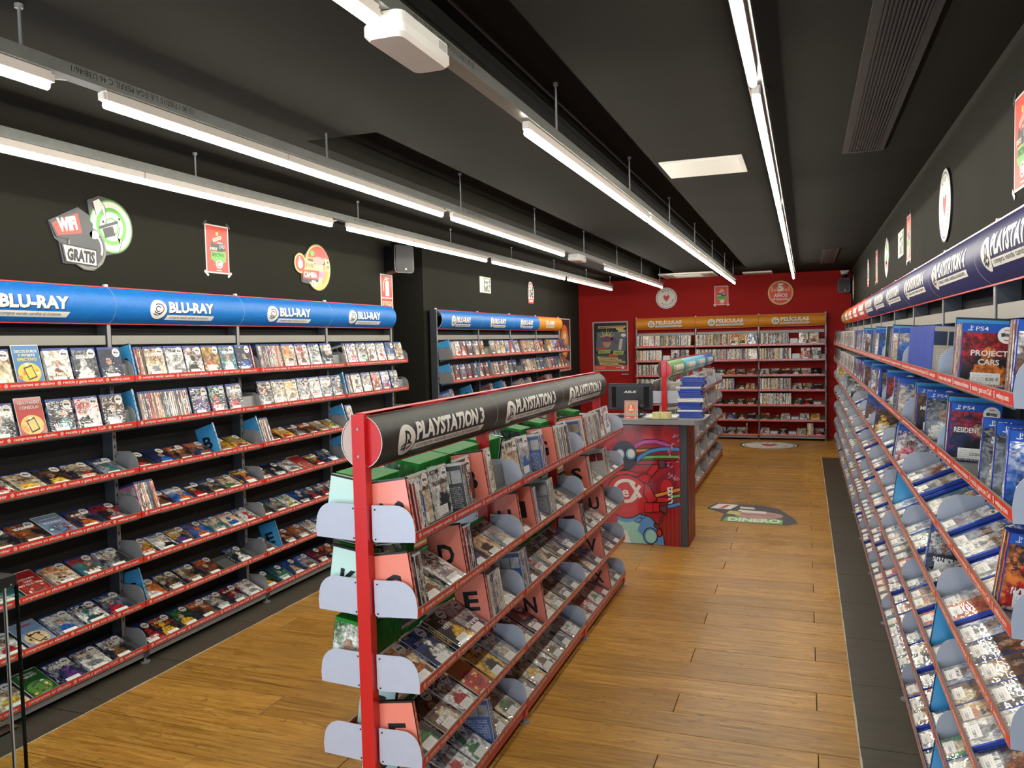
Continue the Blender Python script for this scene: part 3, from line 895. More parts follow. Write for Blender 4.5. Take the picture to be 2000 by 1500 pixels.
for k, (nm, w, h, t, c, noun) in KIND.items():
    lw, lh = 0.072, 0.031
    x0 = -w / 2 + 0.026; e = 0.0009
    LABEL_ME[k] = mesh_uv('price_label', [([(x0, -e, 0.008), (x0 + lw, -e, 0.008), (x0 + lw, -e, 0.008 + lh), (x0, -e, 0.008 + lh)], [(0, 0), (1, 0), (1, 1), (0, 1)], 0)], [M_LABEL])
    f = Flat(); cx, cz = w / 2 - 0.029, h - 0.029
    f.ell(cx, cz, 0.0225, 0.0225, M_WHITE, 2, 20); f.rect(cx - 0.014, cx - 0.004, cz - 0.004, cz + 0.006, M_DGREY, 3, rot=0.2); f.rect(cx + 0.003, cx + 0.014, cz - 0.005, cz + 0.004, M_NAVYG, 3, rot=-0.2)
    f.ell(cx, cz + 0.001, 0.004, 0.0045, M_NAVYG, 3, 10); f.arc(cx, cz, 0.014, 0.014, 60, 120, 0.0022, M_STRIP, 3, 6); f.arc(cx, cz, 0.014, 0.014, 240, 300, 0.0022, M_STRIP, 3, 6)
    f.upright(-0.0004)
    STICK_ME[k] = f.mesh('promo_sticker')
BLANK_BACK = {}

PLACED = []      # every case of the shop: dict(kind, M, cols, seed, label, group, face, title)
ORD = ['first', 'second', 'third', 'fourth', 'fifth', 'sixth', 'seventh', 'eighth', 'ninth', 'tenth', 'eleventh', 'twelfth']
def ordn(i):
    if i < 12:
        return ORD[i]
    n = i + 1
    return f"{n}{'th' if 10 <= n % 100 <= 20 else {1: 'st', 2: 'nd', 3: 'rd'}.get(n % 10, 'th')}"
ROWN = {7: ['top', 'second', 'third', 'middle', 'fifth', 'sixth', 'bottom'], 5: ['top', 'second', 'middle', 'fourth', 'bottom']}

FACE_SETS = {
    'bd': ['kno', 'dbs', 'kws', 'wsk', 'cnk', 'kro', 'tsk', 'dnb', 'knr', 'snk', 'wnr', 'kyo'],
    'ps3': ['cns', 'wsr', 'snk', 'wks', 'cgn', 'nck', 'srk', 'wnb', 'kns', 'cko', 'gcn', 'scw'],
    'ps4': ['scw', 'kso', 'nck', 'tcw', 'wsb', 'kds', 'cso', 'snw', 'dsw', 'gcs', 'skc', 'ork'],
    'dvd': ['wkn', 'ckn', 'nck', 'skw', 'kwn', 'cnr', 'dws', 'kno', 'snk', 'wsb'],
    'xb': ['kgs', 'gkw', 'nkg', 'sgk', 'wgk'], 'wii': ['wsc', 'wcs', 'wks', 'csw', 'wbs', 'wsr']}
SPINES = {'bd': 'wwccsskkkknnodr', 'ps3': 'wwcsskkcbnr', 'ps4': 'wcsskdbonckcn', 'dvd': 'wwwcccskkkssynrbw', 'xb': 'ggkgwg', 'wii': 'wwwcwsw'}

def parse_row(side, kind, bay_i, row_i, spec, x0, x1, zt, steep, th_face, th_file, names, div_mat, setback, rackname, nrows):
    """lay the things of one shelf out from left to right; returns face and file ranges for the tray"""
    nm, w, h, t, c, noun = KIND[kind]
    toks = spec.split()
    def width(tk):
        if tk[0] == 'f' or tk[0] == 'a': return w
        if tk[0] == 'p': return 0.11
        if tk[0] == 'A': return 0.006
        if tk[0] in 'nm': return (t + 0.0006) * int(''.join(ch for ch in tk[1:].split("'")[0] if ch.isdigit()) or 1) + 0.002
        if tk[0] == 'D': return 0.0165
        if tk[0] == 'g': return float(tk[1:])
        if tk[0] == '~': return 0.0
    avail = x1 - x0 - 0.024
    ws = [width(q) for q in toks]
    while sum(ws) > avail:
        toks.pop(); ws.pop()
    if not any(q_[0] in '~g' for q_ in toks):
        while avail - sum(ws) > w + 0.012 * (len(toks) + 1) + 0.012:
            toks.append('f'); ws.append(w)
    gap = (avail - sum(ws)) / (len(toks) + 1)
    gap = max(0.0, min(gap, 0.014))
    x = x0 + 0.012 + gap * 0.5
    flex = [i for i, q_ in enumerate(toks) if q_ == '~']
    if flex:
        extra = avail - sum(ws) - gap * (len(toks) + 1)
        for i in flex: ws[i] = max(0.0, extra / len(flex))
    regions = []
    count = 0
    Of = Matrix.Translation((0, 0.008 + (setback if steep else 0.0), zt - (0.0245 if steep else 0.0185))) @ Matrix.Rotation(-th_face, 4, 'X')
    Og = Matrix.Translation((0, 0.008, zt - (0.0245 if steep else 0.0185))) @ Matrix.Rotation(-th_file, 4, 'X')
    where = f"{ROWN[nrows][row_i]} shelf, {names[bay_i]} bay, {rackname}"
    for tk, wd in zip(toks, ws):
        body, _, title = tk.partition("'")
        title = title.rstrip("'").replace('_', ' ')
        if tk[0] == 'f':
            cols = ''.join(ch for ch in body[1:] if ch.isalpha()) or RND.choice(FACE_SETS[kind])
            mult = int(''.join(ch for ch in body if ch.isdigit()) or 1)
            lean = RND.uniform(-0.02, 0.02)
            for j in range(mult):
                M = side @ Of @ Matrix.Translation((x + wd / 2 + (RND.uniform(-0.004, 0.004) if j else 0), -j * (t + 0.0012) + 0.0008, 0.001 + RND.uniform(0, 0.0015))) @ Matrix.Rotation(lean * 0.5, 4, 'Y')
                last = j == mult - 1
                PLACED.append(dict(kind=kind, M=M, cols=cols, face=last, title=title if last else '', label=f"{'standing' if steep else 'reclining'} face-out {noun}, {ordn(count)} from left, {where}" if last else f"{noun} {ORD[mult - 2 - j]} beneath {ordn(count)} face-out case, {where}", group=f"{noun}s on {rackname}"))
            regions.append(('f', x - gap / 2, x + wd + gap / 2)); count += 1
        elif tk[0] in 'nm':
            nn = int(''.join(ch for ch in body[1:] if ch.isdigit()) or 1)
            cols = ''.join(ch for ch in body[1:] if ch.isalpha())
            tilt = RND.uniform(-0.05, 0.05)
            xx = x
            for j in range(nn):
                cc = RND.choice(SPINES[kind]) + RND.choice('kwkwn') + RND.choice(SPINES[kind])
                if cols and j in (0, nn - 1): cc = cols
                M = side @ Og @ Matrix.Translation((xx + t, w / 2 - 0.002 + RND.uniform(0, 0.002), 0.001))
                if tk[0] == 'm':
                    M = M @ Matrix.Translation((-t, 0, 0)) @ Matrix.Rotation(-math.pi / 2, 4, 'Z')
                else:
                    M = M @ Matrix.Rotation(RND.uniform(-0.004, 0.004), 4, 'Y') @ Matrix.Rotation(math.pi / 2, 4, 'Z')
                PLACED.append(dict(kind=kind, M=M, cols=cc, face=(kind == 'ps4' and j == nn - 1 and tk[0] == 'n') or (title != '' and j == nn - 1), filed=True, title=title if j == nn - 1 else '', label=f"spine-out {noun}, {ordn(count)} from left, {where}", group=f"{noun}s on {rackname}"))
                xx += t + 0.0006; count += 1
            regions.append(('n', x - gap / 2, x + wd + gap / 2))
        elif tk[0] == 'D':
            M = side @ Og @ Matrix.Translation((x + 0.0152, 0.0695, 0.001)) @ Matrix.Rotation(math.pi / 2, 4, 'Z')
            divider(M, body.split(':')[1], div_mat, f"{div_mat[1]} divider case{' lettered ' + body.split(':')[1] if body.split(':')[1] not in ('.', '') else ''}, {ordn(count)} from left, {where}", f"divider cases on {rackname}")
            regions.append(('n', x - gap / 2, x + wd + gap / 2)); count += 1
        elif tk[0] == 'a':
            M = side @ Of @ Matrix.Translation((x + wd / 2, 0.004, 0.001))
            advert(M, body[1:], where)
            regions.append(('f', x - gap / 2, x + wd + gap / 2)); count += 1
        elif tk[0] == 'A':
            M = side @ Og @ Matrix.Translation((x + 0.004, 0.0695, 0.001)) @ Matrix.Rotation(math.pi / 2, 4, 'Z')
            advert(M, body[1:], where)
            regions.append(('n', x - gap / 2, x + wd + gap / 2)); count += 1
        elif tk[0] == 'p':
            M = side @ Of @ Matrix.Translation((x + wd / 2, 0.004, 0.001))
            q = MB(); q.bbox(-0.052, 0.052, 0, 0.004, 0, 0.10, M_BLANKCARD, 0.004, axis='y')
            o = q.build('blank_card'); o.matrix_world = M
            tag(o, f"blank pale grey plate, {ordn(count)} from left, {where}", 'plate', 'blank plates on the back rack')
            regions.append(('f', x - gap / 2, x + wd + gap / 2)); count += 1
        x += wd + gap
    # merge neighbouring regions
    out = []
    for r in regions:
        if out and out[-1][0] == r[0]:
            out[-1] = (r[0], out[-1][1], r[2])
        else:
            out.append(r)
    return out
M_BLANKCARD = flat('blank_pale_plate', 206, 210, 222, 0.4)

DIVC = {'blue': (flat('blue_divider_card', 66, 158, 214, 0.35, coat=0.6), 'light blue'), 'salmon': (flat('salmon_divider_card', 246, 142, 120, 0.35, coat=0.6), 'salmon'),
        'mint': (flat('mint_divider_card', 206, 240, 228, 0.35, coat=0.6), 'mint'), 'white': (flat('white_divider_card', 226, 228, 226, 0.35, coat=0.6), 'white')}
DSHELL = flat('black_divider_shell', 24, 24, 26, 0.3, coat=0.5)
q = MB(); q.prism([(-0.066, 0), (0.066, 0), (0.068, 0.002), (0.068, 0.0125), (0.066, 0.0145), (-0.066, 0.0145), (-0.068, 0.0125), (-0.068, 0.002)], 0, 0.190, DSHELL); q.box(0.0672, 0.0684, 0.006, 0.0085, 0.004, 0.186, M_DGREY)
DIV_ME = q.mesh('divider_case')
_div = {}
def divider(M, letter, dm, label, group):
    o = link('divider_case', DIV_ME); o.matrix_world = M
    tag(o, label, 'divider', group)
    key = (letter, dm[1])
    if key not in _div:
        e = 0.0004
        q = MB()
        for pts in ([(-0.066, -e, 0.002), (0.0645, -e, 0.002), (0.0645, -e, 0.184), (-0.066, -e, 0.184)], [(0.0645, 0.0145 + e, 0.002), (-0.066, 0.0145 + e, 0.002), (-0.066, 0.0145 + e, 0.184), (0.0645, 0.0145 + e, 0.184)], [(-0.068 - e, 0.0125, 0.002), (-0.068 - e, 0.002, 0.002), (-0.068 - e, 0.002, 0.184), (-0.068 - e, 0.0125, 0.184)]):
            q.face(pts, dm[0])
        pm = None
        if letter not in ('.', ''):
            f = Flat()
            f.text(letter, 0, 0.05, 0.10, M_BLACK, 2, width=0.062 if len(letter) == 1 else 0.10, align='C', bold=0.03)
            v0 = list(f.v)
            f.v = [(a, -h - 0.0002, b) for a, b, h in v0]
            n0 = len(f.v)
            back = [(-a, 0.0145 + h + 0.0002, b) for a, b, h in v0]
            fs = list(f.f)
            f.v += back; f.f += [tuple(n0 + i for i in g) for g in fs]; f.mi += list(f.mi); f.sm += list(f.sm)
            # small letters down the spine
            for k in range(6):
                g = Flat(); g.text(letter[:1], 0, 0.02 + 0.026 * k, 0.013, M_BLACK, 1, align='C', bold=0.02)
                f.raw([(-0.0684 - 0.0002, 0.0072 - a, b) for a, b, h in g.v], g.f, M_BLACK)
            pm = f.mesh('letter_print')
        _div[key] = (q.mesh('coloured_sleeve'), pm)
    a, b = _div[key]
    link('coloured_sleeve', a, o)
    if b:
        link('letter_print', b, o)

ADV = {  # promotional cards: background, second, accent, lines of text, wording for the label
    'A': ((70, 120, 170), (226, 190, 70), (220, 120, 50), [('DISCOS DUROS', 0.155, 0.017, 'w'), ('Y PITBITS', 0.138, 0.015, 'w'), ('EFECTIVO', 0.118, 0.019, 'y')], 'blue and yellow promotional card reading EFECTIVO'),
    'B': ((170, 44, 40), (226, 190, 110), (220, 150, 60), [('RENOVANDO', 0.160, 0.019, 'w'), ('CONSOLA?', 0.138, 0.019, 'w')], 'red and gold promotional card reading RENOVANDO CONSOLA'),
    'C': ((120, 140, 170), (96, 120, 150), (200, 50, 50), [('TIENES DUDAS', 0.150, 0.013, 'w'), ('DEVUELVELO', 0.118, 0.015, 'w'), ('15', 0.07, 0.03, 'w')], 'grey-blue promotional card with a large 15'),
    'D': ((150, 26, 28), (180, 60, 50), (230, 190, 150), [('COMPRAMOS', 0.125, 0.016, 'w'), ('TODO', 0.105, 0.017, 'w'), ('LO QUE VES!', 0.085, 0.015, 'w')], 'dark red promotional card reading COMPRAMOS TODO'),
    'E': ((120, 150, 190), (226, 196, 140), (60, 50, 50), [('CAMARAS', 0.155, 0.017, 'r')], 'sky and sand promotional card with a black figure'),
    'F': ((30, 84, 40), (90, 140, 60), (226, 190, 60), [('RENOVANDO', 0.160, 0.013, 'w'), ('TABLET?', 0.140, 0.019, 'w')], 'green promotional card reading TABLET'),
    'R': ((150, 40, 40), (200, 90, 80), (230, 180, 150), [], 'red patterned promotional card'),
    'G': ((30, 60, 50), (60, 110, 60), (220, 160, 60), [('DOMO', 0.152, 0.022, 'y'), ('en EFEC', 0.128, 0.017, 'w')], 'dark green promotional card reading DOMO EFEC'),
    'O': ((200, 110, 60), (190, 50, 50), (240, 200, 120), [], 'orange and red promotional card'),
}
def advert(M, key, where):
    bg, sec, acc, lines, words = ADV[key]
    root = thing('promotional_card', '', 'promo card', M, 'promotional cards on the shelves')
    root['label'] = f"{words}, {where}"
    if len(root['label'].split()) > 16:
        root['label'] = f"{words}, {where.split(',')[0]}, {where.split(',')[2].strip()}"
    b = MB(); b.bbox(-0.066, 0.066, 0, 0.0025, 0, 0.190, M_OFFWHITE, 0.003, axis='y'); b.build('acrylic_sheet', root)
    f = Flat()
    mb, ms_, ma = flat('advert_bg_' + key, *bg, coat=0.5), flat('advert_second_' + key, *sec, coat=0.5), flat('advert_accent_' + key, *acc, coat=0.5)
    f.rect(-0.064, 0.064, 0.004, 0.186, mb, 1)
    rr = random.Random(key)
    f.ell(0, 0.065, 0.056, 0.045, ms_, 2, 20)
    f.rect(-0.064, 0.064, 0.004, 0.022, flat('advert_red', 196, 40, 36), 2)
    for _ in range(9):
        a, c = rr.uniform(-0.05, 0.05), rr.uniform(0.03, 0.1)
        f.ell(a, c, rr.uniform(0.004, 0.012), rr.uniform(0.004, 0.009), ma if rr.random() < 0.7 else M_WHITE, 3, 9)
    f.rect(-0.02, 0.025, 0.035, 0.095, M_DGREY, 3, rot=0.3); f.rect(-0.015, 0.02, 0.042, 0.088, ms_, 4, rot=0.3)
    f.ell(0.05, 0.013, 0.008, 0.006, M_WHITE, 3, 10); f.rect(-0.05, -0.01, 0.01, 0.014, M_WHITE, 3)
    for t_, v_, s_, cl in lines:
        f.text(t_, 0, v_, s_, {'w': M_WHITE, 'y': flat('advert_yellow', 232, 196, 70), 'r': flat('advert_red', 196, 40, 36)}[cl], 4, width=min(0.11, len(t_) * s_ * 0.62), align='C', bold=0.02)
    f.upright(0.0)
    f.build('printed_sheet', root)

def fill_tray(parent, T, x0, x1, zt, steep, th_face, th_file, regions, setback=0.0):
    q = MB()
    Of = Matrix.Translation((0, 0.008 + (setback if steep else 0.0), zt - (0.0245 if steep else 0.0185))) @ Matrix.Rotation(-th_face, 4, 'X')
    Og = Matrix.Translation((0, 0.008, zt - (0.0245 if steep else 0.0185))) @ Matrix.Rotation(-th_file, 4, 'X')
    if not regions:
        regions = [('f', x0 + 0.004, x1 - 0.004)]
    regions = [list(r) for r in regions]
    regions[0][1] = x0 + 0.004; regions[-1][2] = x1 - 0.004
    for i in range(len(regions) - 1):
        m_ = (regions[i][2] + regions[i + 1][1]) / 2
        regions[i][2] = regions[i + 1][1] = m_
    q.box(x0 + 0.004, x1 - 0.004, 0.0035, 0.0075, zt - 0.033, zt - 0.0285, M_TRAY)
    for kd, a, b in regions:
        if kd == 'f':
            q.box(a, b, -0.004 - (setback if steep else 0.0), 0.13 - setback if steep else 0.022, -0.003, -0.0003, M_TRAY, Of)
            q.box(a, b, 0.0172, 0.0195, 0.0, 0.09 if steep else 0.150, M_TRAY, Of)
        else:
            q.box(a, b, -0.004, 0.135, -0.003, -0.0003, M_TRAY, Og)
    return q

def build_side(root, T, bounds, rows, steep_n, kind, specs, names, rackname, div, postless=False, plate_m=M_GREYST, world=None, th_hi=24, th_lo=65, th_file=20, dpt=0.15, kinds=None, setback=0.0):
    """shelves of one face of a rack; T maps side-local to root-local"""
    nrows = len(rows)
    for ri, zt in enumerate(rows):
        for bi in range(len(bounds) - 1):
            x0, x1 = bounds[bi] + 0.002, bounds[bi + 1] - 0.002
            steep = ri < steep_n
            thf = math.radians(th_hi if steep else th_lo); thn = math.radians(th_hi if steep else th_file)
            spec = specs(ri, bi)
            kd = kinds(ri, bi) if kinds else kind
            reg = parse_row(world @ T, kd, bi, ri, spec, x0, x1, zt, steep, thf, thn, names, DIVC[div], setback, rackname, nrows) if spec else []
            q = fill_tray(root, T, x0, x1, zt, steep, thf, thn, reg, setback)
            sh = q.build('shelf', root, T)
            L = x1 - x0
            link('price_strip', strip_mesh(L), sh, Matrix.Translation((x0, 0, zt - 0.0135)))
            link('strip_lettering', strip_lettering(L), sh, Matrix.Translation((x0, -0.0003, zt - 0.0135)))
            link('side_plate', plate_mesh(plate_m, dpt), sh, Matrix.Translation((x1 - 0.0012, 0, zt)))
            if bi == 0:
                link('side_plate', plate_mesh(plate_m, dpt), sh, Matrix.Translation((x0 + 0.0012, 0, zt)))
            if ri == nrows - 1:
                b = MB(); b.box(x0, x1, 0.012, 0.03, 0.032, 0.056, M_REDST if plate_m is M_PLATE else M_GREYST); b.build('base_rail', root, T)

def post(root, x, y0, y1, top, m, w=0.011, pin=True):
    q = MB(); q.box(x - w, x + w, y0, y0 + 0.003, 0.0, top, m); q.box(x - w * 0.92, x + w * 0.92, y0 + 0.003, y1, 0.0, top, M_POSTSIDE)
    zz = 0.2
    while zz < top - 0.3:                                            # hook slots
        q.box(x - 0.004, x + 0.004, y0 - 0.0006, y0 + 0.001, zz, zz + 0.018, M_BLKPL); zz += 0.05
    o = q.build('post', root)
    if pin:
        p_ = MB(); p_.bbox(x - 0.011, x + 0.011, y0 + 0.004, y0 + 0.018, top, top + 0.012, M_WHITE, 0.004, axis='y'); p_.build('end_cap', o)
    return o
def foot(root, x, y, m, T=None):
    q = MB(); q.box(x - 0.018, x + 0.018, y, y + 0.14, 0.026, 0.058, m); q.cyl((x, y + 0.012, 0.0), (x, y + 0.012, 0.006), 0.024, M_GREYST, seg=12); q.cyl((x, y + 0.012, 0.006), (x, y + 0.012, 0.028), 0.006, M_GREYST, seg=8)
    q.build('foot', root, T)

RWALL = [1.474, 1.243, 1.009, 0.780, 0.550, 0.320, 0.094]
def wall_rack(name, label, M, bounds, kind, specs, names, rackname, signs, div, postm=M_GREYST, panel=True, kinds=None, th_lo=65, th_hi=13, th_file=18, plate_m=None):
    root = thing(name, label, 'shelf rack', M, None)
    build_side(root, Matrix(), bounds, RWALL, 2, kind, specs, names, rackname, div, world=M, kinds=kinds, th_lo=th_lo, th_hi=th_hi, th_file=th_file, plate_m=plate_m or M_GREYST)
    for b in bounds:
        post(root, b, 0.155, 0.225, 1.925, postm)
        foot(root, b, 0.01, M_DGREY if postm is M_GREYST else postm)
    for a, b in zip(bounds[:-1], bounds[1:]):
        q = MB(); q.box(a + 0.02, b - 0.02, 0.16, 0.175, 1.632, 1.678, M_RAIL); q.build('back_rail', root)
    if panel:
        for a, b in zip(bounds[:-1], bounds[1:]):
            q = MB(); q.box(a + 0.001, b - 0.001, 0.227, 0.232, 0.02, 1.93, M_DARKBACK); q.build('back_panel', root)
    for (bi, colour, title, lk, tw) in signs:
        header_sign(root, bounds[bi], bounds[bi + 1] - bounds[bi], 1.738, 1.920, 0.152, 0.100, colour, title, lk, tw)
    return root
M_POSTSIDE = mat('shaded_post_side', rgb(66, 69, 74), 0.45, 0.2)  # same steel, coloured darker to put the shade on the post sides
M_RAIL = mat('beige_grey_rail', rgb(150, 147, 138), 0.4, 0.2, var=0.04)

# ------------------------------------------------------------------ left wall rack (movies)
D90 = math.radians(90)
LEFT = [
 ["f g.03 fcyn aA fwnc fkws fdsk", "D:0-9 n4 fcsn fwsk fwkn fnoy ftws fdbk n1", "n17 fcno fwnr fwsk fkdw", "n2 fwip fwgk fwns fwrs fbyk fcnk"],
 ["f g.03 fksw aB fkts fwkr fksn", "D:A n25 fdpk'AVATAR' fdrg fkrs", "fksn fcsk fcny fsnk fwns fdsw fknd", "D:F n4 fcks fswk fonr fbrw fdsk"],
 ["f g.03 fwrk fcyn'EL_GORDO' fkyn fkrc fstk", "fkrn fdbk fkno fkno D:B fyno fyrk", "D:D n6 fkno fyro fnsk fkno fsny fygk", "D:G n6 fkns fwks fkrs fdnk"],
 ["f g.03 fkns fkno aC fdon fksr", "n9ikw fkno fbow fkrn fkns fcgn fdoy2", "fkns fksk fwsn aR fkry fkbs2", "D:I n2 fdno fkns f f f"],
 ["f g.03 ftsk aD fcno ftnr fksw", "fkoy fwks fdpy fbon ftsc fcbo fwrk", "fkng fsnk fwyg fdkb fkrs fkrs fwsr", "f f f f f f"],
 ["f g.03 fwrk'SUPER' aE fsbw fwtk fdrs", "D:C fowk fknc fknc fkno g.1 fkws", "fsnk D:E g.05 fkno fnso fwsn f f", "f f f f f f"],
 ["f g.03 fcyk aF fdpw fwsn fknw'CHAM'", "fkrd fkyo fkyg fkno fksw fksr fwsr", "fkyg ftgk fdyb fsnb fknr f", "f f f f f f"],
]
NEARN = ['nearest', 'second', 'third', 'farthest']
wall_rack('wall_shelf_rack', 'long grey wall rack of movie cases with blue headers, left wall', TR(-3.17, 2.15, 0, D90), [0, 0.99, 1.98, 2.97, 3.955], 'bd',
          lambda r, b: LEFT[r][b], NEARN, 'left wall rack', [(i, 'blue', 'BLU-RAY', 'egg', None) for i in range(4)], 'blue')

REAR = [
 ["D:J n4 fwrs frwk fkds n1 fsck", "fsnc fcsn fwyk fsbc frwb D:R", "n3 fcno fcnk f n5", "fywk2 n3 fwns fbdw f"],
 ["D:K n2 fkrn fsnb fkrs fdsk D:L", "D:N n4 fwnk fnsk fwsk f f", "n3 f fcnw f n4 f", "n14 f f"],
 ["n6bdw f f f D:O", "n6 fcns f D:Q n4 f", "n8 f n10 f", "n20 f"],
 ["f f f f f", "f f f f f", "f f f f", "f f f f"],
]
REARN = ['nearest', 'second', 'third', 'orange-headed']
wall_rack('wall_shelf_rack', 'grey wall rack with blue and orange headers behind the island, left rear wall', TR(-3.17, 7.02, 0, D90), [0, 1.045, 2.04, 3.03, 4.07], 'bd',
          lambda r, b: REAR[r][b] if r < 4 else 'f f f f f f', REARN, 'left rear rack', [(i, 'blue', 'BLU-RAY', 'egg', None) for i in range(3)] + [(3, 'orange', 'ANIME', 'ps', 0.22)], 'blue')

# ------------------------------------------------------------------ back wall rack (films)
BACK = [
 ["n57", "n34 f2 fykn fbws", "n28 p fwks fcns fnco fwks"],
 ["n27 p fsdw fsdk fcsn", "n52 fwsn", "n30 p frsk fdsw fdks"],
 ["n28 f f f", "fkno fwkn fkws fonk fnks fnkr", "fwkn fknw fkno fkws fsiw fkdk"],
 ["n25 f f f", "n38 fnck f", "n30 fwkn fknc fkdn"],
 ["f f f f f", "fkyc fdnk fkdn fksn fksn fkno", "n30 fkns fkrn p"],
 ["f f f f f", "f fkds fcno fbsn fkcn fkdn", "fkno fknr fwsn p fwdw fyon"],
 ["f f f f f", "f fwsk fdbw fksw fksw n1y", "fwrs p fksn p fcsg n6y fkrw"],
]
BACKN = ['left', 'middle', 'right']
wall_rack('back_shelf_rack', 'tall rack of films with orange headers on the red back wall', TR(-2.58, 12.83, 0, 0), [0, 0.945, 1.90, 2.865], 'dvd',
          lambda r, b: BACK[r][b], BACKN, 'back wall rack', [(i, 'orange', 'PELÍCULAS', 'reel', None) for i in range(3)], 'white', panel=False, th_lo=57, th_hi=10, th_file=12)

# ------------------------------------------------------------------ right wall rack (blue game cases)
rb = [0.87] + [0.87 + 0.98 * k for k in range(1, 12)]
RB0 = [12.61 - b for b in rb]
rr_ = random.Random(21)
def right_spec(r, b):
    near = 10 - b
    if r == 0:
        return {0: "g.15 D:. n8kor'PROJECT/CARS' g.50 n5", 1: "g.10 m44 ~", 2: "AG g.25 n3 D:. n4 g.2 n3", 3: "n4gwk'FIFA' g.12 n5 D:O n3 g.2 n4", 4: "n6 f D:O n5 g.1 n5"}.get(near, rr_.choice(["n12 f f n8", "f n14 n6 f", "n20 f n6"]))
    if r == 1:
        return {0: "g.02 D:. n4dkr'RESIDENT_EVIL_3' g.42 n1swk g.09 n1swk g.07 n2bsw", 1: "g.24 D:. n6kon'MINECRAFT' g.2 n1swk ~", 2: "g.05 D:. n3kwr g.3 n3 g.1 n4", 3: "D:. n3wrk g.3 n5 f", 4: "n3 f D:. n4 g.1 n3"}.get(near, rr_.choice(["n8 f f n9", "f n10 f n4"]))
    if r == 2:
        return {0: "f2 f fwsk2 f f n4ork", 1: "f f2 f f3 f f2", 2: "f2 f f n2kyg D:. n3wip'JUST' f", 3: "f f2 n2kyn f f"}.get(near, rr_.choice(["f f2 f f f f", "f f f D:. n2 f f"]))
    if r == 3:
        return {0: "f f2 f f f f f", 1: "f f f2 f D:. n2dkw f", 2: "f f f D:. f f"}.get(near, "f f f2 f f f")
    return {0: "f f f f2 f f f", 1: rr_.choice(["f f f2 f f D:. f", "f f2 f f f f f"])}.get(near, rr_.choice(["f f f2 f f f", "f f f f f f f"]))
RIGHTN = ['eleventh', 'tenth', 'ninth', 'eighth', 'seventh', 'sixth', 'fifth', 'fourth', 'third', 'second', 'nearest']
rs = [(i, 'orange', '', None, 0.3) for i in (0, 1)] + [(i, 'red', '', None, 0.3) for i in (2, 3, 4)] + [(i, 'navy', 'PLAYSTATION 4', 'ps', None) for i in range(5, 11)]
wall_rack('wall_shelf_rack', 'very long grey wall rack of blue game cases along the right wall', TR(0.385, 12.61, 0, -D90), [k * 0.98 for k in range(12)], 'ps4',
          right_spec, RIGHTN, 'right wall rack', rs, 'blue', th_hi=4, th_file=8, kinds=lambda r, b: 'dvd' if b < 2 else 'ps3' if b < 5 else 'ps4', plate_m=mat('daylit_grey_plate', rgb(166, 172, 184), 0.4, 0.2, var=0.05))  # side plates coloured paler here to stand for daylight from the shop front

# ------------------------------------------------------------------ islands
M_INNER = flat('pale_sign_inside', 196, 176, 166, 0.5)
M_INNERD = flat('dark_sign_inside', 84, 62, 58, 0.6)
RISL = [1.033, 0.801, 0.568, 0.335, 0.102]
def island(label, cx, y0, bounds, sideA, kindA, divA, sideB, kindB, divB, signs, rackA, rackB, namesA, namesB, div_kinds=None):
    M = TR(cx, y0, 0, D90)
    root = thing('island_shelf_rack', label, 'shelf rack', M)
    L = bounds[-1]
    TA = Matrix.Translation((0, -0.175, 0))
    TB = Matrix.Translation((L, 0.175, 0)) @ Matrix.Rotation(math.pi, 4, 'Z')
    build_side(root, TA, bounds, RISL, 1, kindA, lambda r, b: sideA[r][b], namesA, rackA, divA, plate_m=M_PLATE, world=M, th_hi=9, th_lo=62, th_file=9, setback=0.05)
    bB = [L - b for b in reversed(bounds)]
    build_side(root, TB, bB, RISL, 1, kindB, lambda r, b: sideB[r][b], namesB, rackB, divB, plate_m=M_PLATE, world=M, th_hi=9, th_lo=62, th_file=9)
    for i, b in enumerate(bounds):
        q = MB(); q.box(b - 0.018, b + 0.018, -0.022, 0.022, 0.0, 1.388, M_REDST)
        if i == 0:
            for zz in (1.345, 1.262):
                q.cyl((b - 0.0205, 0, zz), (b - 0.017, 0, zz), 0.0045, M_GREYST, seg=8)
        q.build('post', root)
        for s_, T in ((1, TA), (-1, TB)):
            foot(root, b if s_ == 1 else L - b, 0.006, M_REDST, T)
    q = MB(); q.box(0, L, -0.018, 0.018, 1.380, 1.392, M_REDST); q.box(0, L, -0.005, 0.005, 1.23, 1.38, M_REDST); q.build('top_rail', root)
    for (bi, colour, title, lk, tw) in signs:
        a, b = bounds[bi], bounds[bi + 1]
        header_sign(root, a, b - a, 1.222, 1.386, -0.014, -0.072, colour, title, lk, tw)
        header_sign(root, 0, b - a, 1.222, 1.386, -0.014, -0.072, colour if colour != 'dark' else 'green', None, lk, tw, T=Matrix.Translation((b, 0, 0)) @ Matrix.Rotation(math.pi, 4, 'Z'))
    # lens-shaped end plates
    H, sag, ym, z0 = 0.164, 0.058, -0.070, 1.222
    R = (H * H / 4 + sag * sag) / (2 * sag)
    arc = [(ym + R - R * math.cos(math.asin((v - H / 2) / R)), z0 + v) for v in [H * k / 14 for k in range(15)]]
    for xx in (0.004, L - 0.006):
        for sg, mm in ((1, M_REDST), (-1, M_INNER if cx < -1.25 else M_INNERD)):
            half = [(sg * a * 0.97, b) for a, b in arc] + [(sg * -0.001, 1.222 + 0.164), (sg * -0.001, 1.222)]
            q = MB(); q.prism(half if sg > 0 else list(reversed(half)), xx, xx + 0.002, mm, 'x'); q.build('end_plate', root)
    return root

